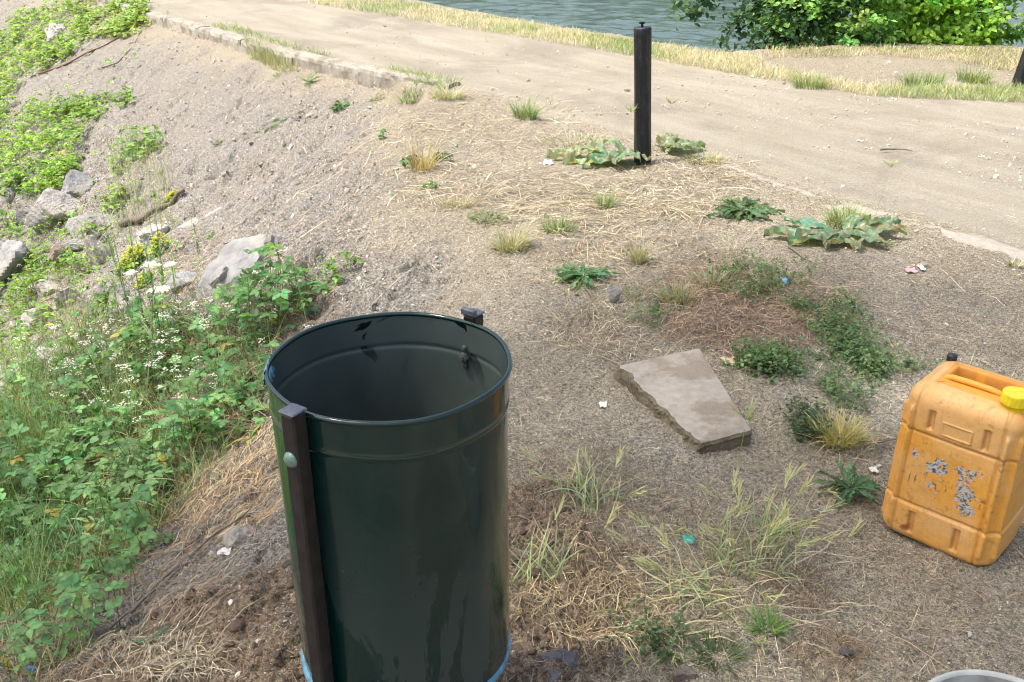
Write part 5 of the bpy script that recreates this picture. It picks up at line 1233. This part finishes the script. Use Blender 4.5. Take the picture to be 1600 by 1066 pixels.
clover("creeping_weed", "small green weed beside the cobble at the bottom", [(1010, 1010, 60, 22, 130)], size=.012, col=(.08, .13, .06))

# ------------------------------------------------------------------ sticks and branches
def stick(pts, rad, label, col=(.16, .12, .085), cat="stick", name="fallen_branch", group=None, lift=.01):
    q = PP([p[0] for p in pts], [p[1] for p in pts]); tt = np.linspace(0, len(pts) - 1, 10 * len(pts)); P_ = np.stack([np.interp(tt, range(len(pts)), q[:, j]) for j in range(3)], 1)
    P_[:, 2] = HZ(P_[:, 0], P_[:, 1]) + lift + rad + .4 * rad * np.sin(tt * 5); P_[:, :2] += .5 * rad * np.stack([np.sin(tt * 4), np.cos(tt * 3.1)], 1)
    o0 = P_[0].copy(); a = Acc(); tube(a, P_ - o0, rad * np.linspace(1.1, .55, len(tt)) * (1 + .12 * np.sin(tt * 9)), 9, col)
    o = a.build(name, M_BARK); o.location = o0; tag(o, label, cat, group)
stick([(60, 118), (110, 100), (160, 75), (215, 48)], .012, "reddish root running along the upper edge of the bare slope", (.16, .085, .06), "root", name="exposed_root")
stick([(150, 112), (185, 100), (208, 75), (222, 50)], .007, "thinner dark root beside the reddish one high on the slope", (.10, .07, .05), "root", name="exposed_root")
stick([(190, 362), (225, 350), (262, 330), (292, 308)], .030, "thick dark fallen branch lying across the slope above the pale slab", (.15, .125, .10), "branch", lift=.03)
stick([(10, 520), (50, 500), (100, 468), (150, 440)], .011, "long brown stick pointing up right through the left greenery", (.24, .17, .11))
stick([(20, 500), (60, 478), (120, 455)], .007, "thinner stick lying along the long brown one", (.26, .19, .13))
stick([(120, 425), (150, 430), (195, 442)], .006, "dark twig ending at the yellow flowers", (.08, .06, .05))
stick([(100, 410), (140, 440), (170, 455)], .005, "thin dark twig over the peaked pale stone", (.10, .075, .06))
stick([(205, 965), (240, 925), (290, 880), (345, 835), (395, 800)], .0045, "grey-brown root running along the edge of the dug bank", (.17, .14, .11))
stick([(170, 990), (215, 950), (260, 915), (300, 862)], .0035, "second thinner root beside the grey-brown one", (.20, .165, .13))
stick([(215, 1050), (260, 1005), (330, 965)], .0035, "thin bent twig on straw left of the bin", (.20, .15, .10))
stick([(160, 910), (200, 880), (260, 868), (310, 862)], .003, "thin curved stem arching over the bank", (.22, .19, .14))
stick([(310, 400), (302, 350), (300, 300)], .0035, "thin black twig standing against the slope left of the big slab", (.06, .05, .045))
stick([(350, 385), (395, 380), (420, 368)], .004, "short dark twig across the big embedded slab", (.07, .06, .055))
stick([(1180, 1008), (1240, 985), (1300, 975)], .003, "pale bent twig beside the bright green tuft", (.36, .28, .2))
stick([(1240, 890), (1290, 862), (1320, 820)], .0025, "pale dry barley stalk lying left of the jerrycan", (.46, .38, .26))
stick([(845, 806), (868, 806), (892, 812)], .006, "pinkish bare bit of wood in loose soil right of the bin", (.48, .30, .19))
stick([(1372, 698), (1400, 690), (1418, 688)], .003, "little brown twig touching the jerrycan's left side", (.22, .16, .11))
stick([(1230, 390), (1255, 408), (1275, 418)], .003, "thin dark twig on open ground below the broad leaves", (.12, .09, .07))
stick([(1375, 238), (1400, 236), (1425, 240)], .005, "short twig lying on the road's gravel", (.14, .11, .085))
stick([(236, 700), (285, 662), (300, 672)], .006, "grey twig lying in the brambles left of the bin", (.17, .16, .14))

# ------------------------------------------------------------------ scraps
def scrap(px, py, wpx, hpx, col, label, name="plastic_scrap", cat="scrap", lift=.012, curl=.3, seed=0):
    c = P1(px, py); t = c[1] * CP - (c[2] - CAMZ) * SP; wd = wpx / FPX * t; hg = hpx / FPX * t / max(.3, (CAMZ - c[2]) / t)
    n = 9; r_ = np.random.default_rng(seed + 5); u, v = np.meshgrid(np.linspace(-.5, .5, n), np.linspace(-.5, .5, n)); a_ = np.arctan2(v, u); k = (.72 + .28 * (np.maximum(abs(u), abs(v)) / np.maximum(np.hypot(u, v), 1e-6))) * (1 + .10 * np.sin(a_ * 3 + seed) + .06 * np.sin(a_ * 7 + seed * 2)); _ = (.85 + .15 * (np.maximum(abs(u), abs(v)) / np.maximum(np.hypot(u, v), 1e-6))) * (1 + .12 * np.sin(a_ * 3 + seed) + .07 * np.sin(a_ * 7 + seed * 2))
    X = u * wd * k; Y = v * hg * k; Z = lift * .5 + curl * .6 * wd * (u * u + .6 * v) + wd * .06 * np.sin(u * 9 + v * 7); V = np.stack([X, Y, Z], -1).reshape(-1, 3)
    Q = np.array([(i * n + j, i * n + j + 1, (i + 1) * n + j + 1, (i + 1) * n + j) for i in range(n - 1) for j in range(n - 1)])
    V = np.concatenate([V, V - [0, 0, .0012]]); Q = np.concatenate([Q, Q[:, ::-1] + n * n]); a = Acc(); a.add(V, Q, None, col)
    g = bpy.data.materials.get("scrap_plastic") or m_vcol("scrap_plastic", .5, 120, .12, .2, .002, .4)
    o = a.build(name, g); o.location = (c[0], c[1], float(HT(c[0], c[1])) + .003); tag(o, label, cat, "small scraps of litter")
scrap(1075, 843, 17, 12, (.03, .30, .24), "teal plastic scrap in the barley near the bottom centre", seed=1)
scrap(1226, 442, 9, 9, (.22, .42, .72), "tiny light blue scrap in the creeping weed", seed=2, lift=.03)
scrap(856, 254, 14, 6, (.72, .72, .68), "white scrap at the tip of the broad leaves left of the tall post", seed=3)
scrap(1422, 428, 17, 5, (.55, .30, .34), "pink and white scrap on open ground at the right", seed=4)
scrap(1438, 427, 8, 7, (.78, .76, .66), "round cream chip touching the pink scrap", seed=6)
scrap(52, 1062, 16, 8, (.06, .22, .50), "blue scrap at the bottom left corner", seed=7)
scrap(1138, 566, 22, 9, (.55, .42, .28), "curled tan dry leaf by the paving slab's far corner", name="dry_leaf", cat="dry leaf", seed=8)
scrap(298, 852, 18, 14, (.17, .07, .035), "brown curled leaf on the dug bank left of the bin", name="dry_leaf", cat="dry leaf", seed=9, lift=.02)
scrap(352, 866, 20, 10, (.66, .64, .58), "white stone chip on the bank left of the bin", name="stone_chip", cat="stone chip", seed=10, curl=.05)
scrap(1365, 734, 12, 8, (.62, .60, .52), "pale flake on the ground left of the jerrycan", name="stone_chip", cat="stone chip", seed=11, curl=.05)
scrap(942, 634, 12, 8, (.66, .62, .54), "pale pebble chip between the bin and the paving slab", name="stone_chip", cat="stone chip", seed=12, curl=.05)

# ------------------------------------------------------------------ shrubs on the river bank and the shading tree
def crown_tree(name, base, trunk_pts, rad, blobs, nleaf, lsize, col, label, cat="shrub", group=None, extra=None, tm=None, twigs=60):
    base = np.array(base, float); root = empty(name, base, 0, label, cat, group); a = Acc()
    tp = np.array(trunk_pts, float); tube(a, tp, rad * np.linspace(1, .45, len(tp)), 10, (.13, .11, .09)); a.build("trunk", M_BARK, root)
    f = Acc(); br = Acc(); tot = sum(b[3] ** 2 * b[4] for b in blobs)
    for bx, by, bz, br_, w_ in blobs:
        k = int(nleaf * br_ ** 2 * w_ / tot); cen = np.array([bx, by, bz])
        j = np.argmin(np.linalg.norm(tp - cen, axis=1)); s0 = tp[max(0, min(j, len(tp) - 1))]
        mid = (s0 + cen) / 2 + rng.normal(0, .08 * br_, 3); tube(br, [s0, mid, cen], np.array([rad * .42, rad * .3, rad * .16]), 6, (.12, .10, .08))
        nc = max(6, int(k / 26)); cc = cen + ball(nc) * br_ * (rng.random((nc, 1)) ** .45) * [1, 1, .85]
        for q in range(min(nc, twigs)): tube(br, [cen + (cc[q] - cen) * .1, (cen + cc[q]) / 2 + rng.normal(0, .05 * br_, 3), cc[q]], np.array([rad * .13, rad * .09, rad * .04]), 4, (.12, .10, .08), cap=False)
        per = max(1, k // nc); pos = np.repeat(cc, per, 0) + rng.normal(0, br_ * .13, (nc * per, 3)) * [1, 1, .55]; m = len(pos)
        d = ball(m) * [1, 1, .45] + (pos - cen) / br_ * .5 - [0, 0, .25]; u = np.tile([0, 0, 1.], (m, 1)) + rng.normal(0, .35, (m, 3)) + (pos - cen) / br_ * .7
        c = np.repeat(vary(col, nc, .22, .12), per, 0) * np.exp(rng.normal(0, .14, (m, 1))); yl = rng.random(m) < .006; c[yl] = (.5, .42, .06)
        place(f, tm or T_EL, pos, d, u, lsize * rng.uniform(.7, 1.25, m), c)
    if extra: extra(f, br)
    br.build("branches", M_BARK, root); f.build("crown", M_LEAF, root)
T_ELM = leaf_t(5, 1, .34, .8, .2, .2)
def hang(base):
    def fn(f, br):
        # long leafy boughs reaching out over the water, low on the left
        for p0, p1, p2 in [((-.2, 0, 1.2), (-1.1, .1, 1.0), (-1.55, .0, .45)), ((-.1, 0, .9), (-.8, 0, .75), (-1.1, -.1, .25)), ((0, 0, 1.5), (-1.0, .2, 1.5), (-1.7, .1, 1.15)), ((.1, -.1, .6), (-.5, -.2, .45), (-.8, -.2, .12))]:
            tt = np.linspace(0, 1, 14)[:, None]; pts = (1 - tt) ** 2 * np.array(p0) + 2 * tt * (1 - tt) * np.array(p1) + tt ** 2 * np.array(p2); tube(br, pts, .014 * (1.1 - tt[:, 0]), 6, (.09, .075, .06))
            k = 480; s_ = rng.random(k) ** .8; pos = np.stack([np.interp(s_, tt[:, 0], pts[:, j]) for j in range(3)], 1) + rng.normal(0, .085, (k, 3)) * [1, 1, .9]
            place(f, T_ELM, pos, ball(k) * [1, 1, .5] - [0, 0, .3], np.tile([0, 0, 1.], (k, 1)) + rng.normal(0, .5, (k, 3)), .075 * rng.uniform(.7, 1.2, k), vary((.075, .15, .07), k, .25))
    return fn
gz = lambda x, y: float(HZ(x, y))
crown_tree("riverside_shrub", (3.35, 10.5, gz(3.35, 10.5)), [(0, 0, -.2), (.05, .05, .5), (-.05, .1, 1.1), (.1, .1, 1.9)], .05,
           [(-.35, .1, .55, .50, 1.2), (.2, .1, .6, .55, 1.2), (-.1, .2, 1.2, .7, 1), (.4, .3, 1.8, .8, .5), (-.45, -.05, .22, .30, 1.2), (.25, -.15, .3, .35, 1.2)], 11000, .060, (.22, .40, .11),
           "bushy shrub with boughs hanging over the water, leftmost on the far bank", extra=hang(0), tm=T_ELM, group="shrubs along the river bank")
crown_tree("riverside_shrub", (4.7, 10.9, gz(4.7, 10.9)), [(0, 0, -.2), (.0, .05, .5), (.1, 0, 1.3), (.0, .1, 2.2)], .06,
           [(-.4, -.1, .8, .55, 1.3), (.2, -.1, .7, .55, 1.3), (.0, .2, 1.4, .8, .8), (.3, .3, 2.1, .8, .4), (-.3, -.2, .4, .35, 1), (.3, -.2, .35, .3, 1)], 11000, .066, (.36, .56, .10),
           "bright yellow-green sunlit shrub in the middle of the far bank", tm=T_ELM, group="shrubs along the river bank")
crown_tree("riverside_shrub", (6.1, 10.6, gz(6.1, 10.6)), [(0, 0, -.2), (.1, .0, .6), (.0, .1, 1.5), (.1, .1, 2.5)], .07,
           [(-.4, -.1, .7, .6, 1.3), (.3, -.2, .7, .6, 1.3), (.0, .1, 1.4, .9, .8), (.8, .0, .8, .6, 1.2), (.2, .3, 2.2, .9, .4), (-.3, -.25, .3, .35, 1), (.5, -.3, .3, .35, 1)], 12000, .062, (.22, .42, .10),
           "dense deep green shrub at the right end of the far bank", tm=T_ELM, group="shrubs along the river bank")
crown_tree("riverside_shrub", (7.7, 10.4, gz(7.7, 10.4)), [(0, 0, -.2), (.1, .0, .6), (.0, .1, 1.5)], .06,
           [(-.2, -.1, .7, .7, 1.2), (.3, .1, 1.4, .9, .8)], 2500, .085, (.11, .22, .05),
           "shrub just outside the right edge behind the leaning post", tm=T_ELM, group="shrubs along the river bank")
def shade_tree():
    bx, by = -5.2, .2; root_z = gz(bx, by)
    blobs = []
    for x, y, z, r in [(-4.6, 2.2, 6.0, 1.5), (-3.2, 2.4, 6.0, 1.5), (-1.8, 2.4, 6.0, 1.5), (-.5, 2.2, 6.0, 1.4), (-4.6, .9, 6.2, 1.5), (-3.2, 1.0, 6.4, 1.5), (-1.8, 1.0, 6.2, 1.5), (-.4, .9, 6.2, 1.4), (-5.6, 3.2, 5.8, 1.4), (-6.0, 1.6, 6.0, 1.4), (-3.6, -.3, 6.5, 1.4), (-1.6, -.4, 6.4, 1.4)]:
        blobs.append((x - bx, y - by, z - root_z, r, 1))
    crown_tree("overhanging_tree", (bx, by, root_z), [(0, 0, -.5), (.2, .1, 2), (1.0, .6, 4.2), (2.2, 1.4, 6.2), (3.4, 1.8, 7.2)], .2, blobs, 3500, .19, (.08, .15, .04),
               "tall leafy tree beside the slope, outside the picture, whose crown shades the foreground", "tree", tm=T_OB, twigs=20)
shade_tree()
def far_bank():
    """wooded far side of the river: one mass, known here only by its green mirror image"""
    a = Acc(); n = 9000; t = rng.random(n); x = -75 + t * 120; d = np.array([0.0]);
    # line parallel to the bank, 48-56 m off
    bx = -60 + t * 75; by = 92 - t * 50; h = 6 + 7 * fbm(t * 30, t * 0, 3, 5); h = h * (1 - .75 * sm(t, .52, .72))
    z = rng.random(n) ** .8 * h; h = h * .8; z = z * .8; pos = np.stack([bx + rng.normal(0, 1.5, n), by + rng.normal(0, 1.5, n), z - .5], 1)
    place(a, T_OB, pos, ball(n), ball(n) + [0, 0, 1], 1.3, vary((.06, .11, .035), n, .3))
    tag(a.build("far_wood", M_LEAF), kind='stuff')
far_bank()
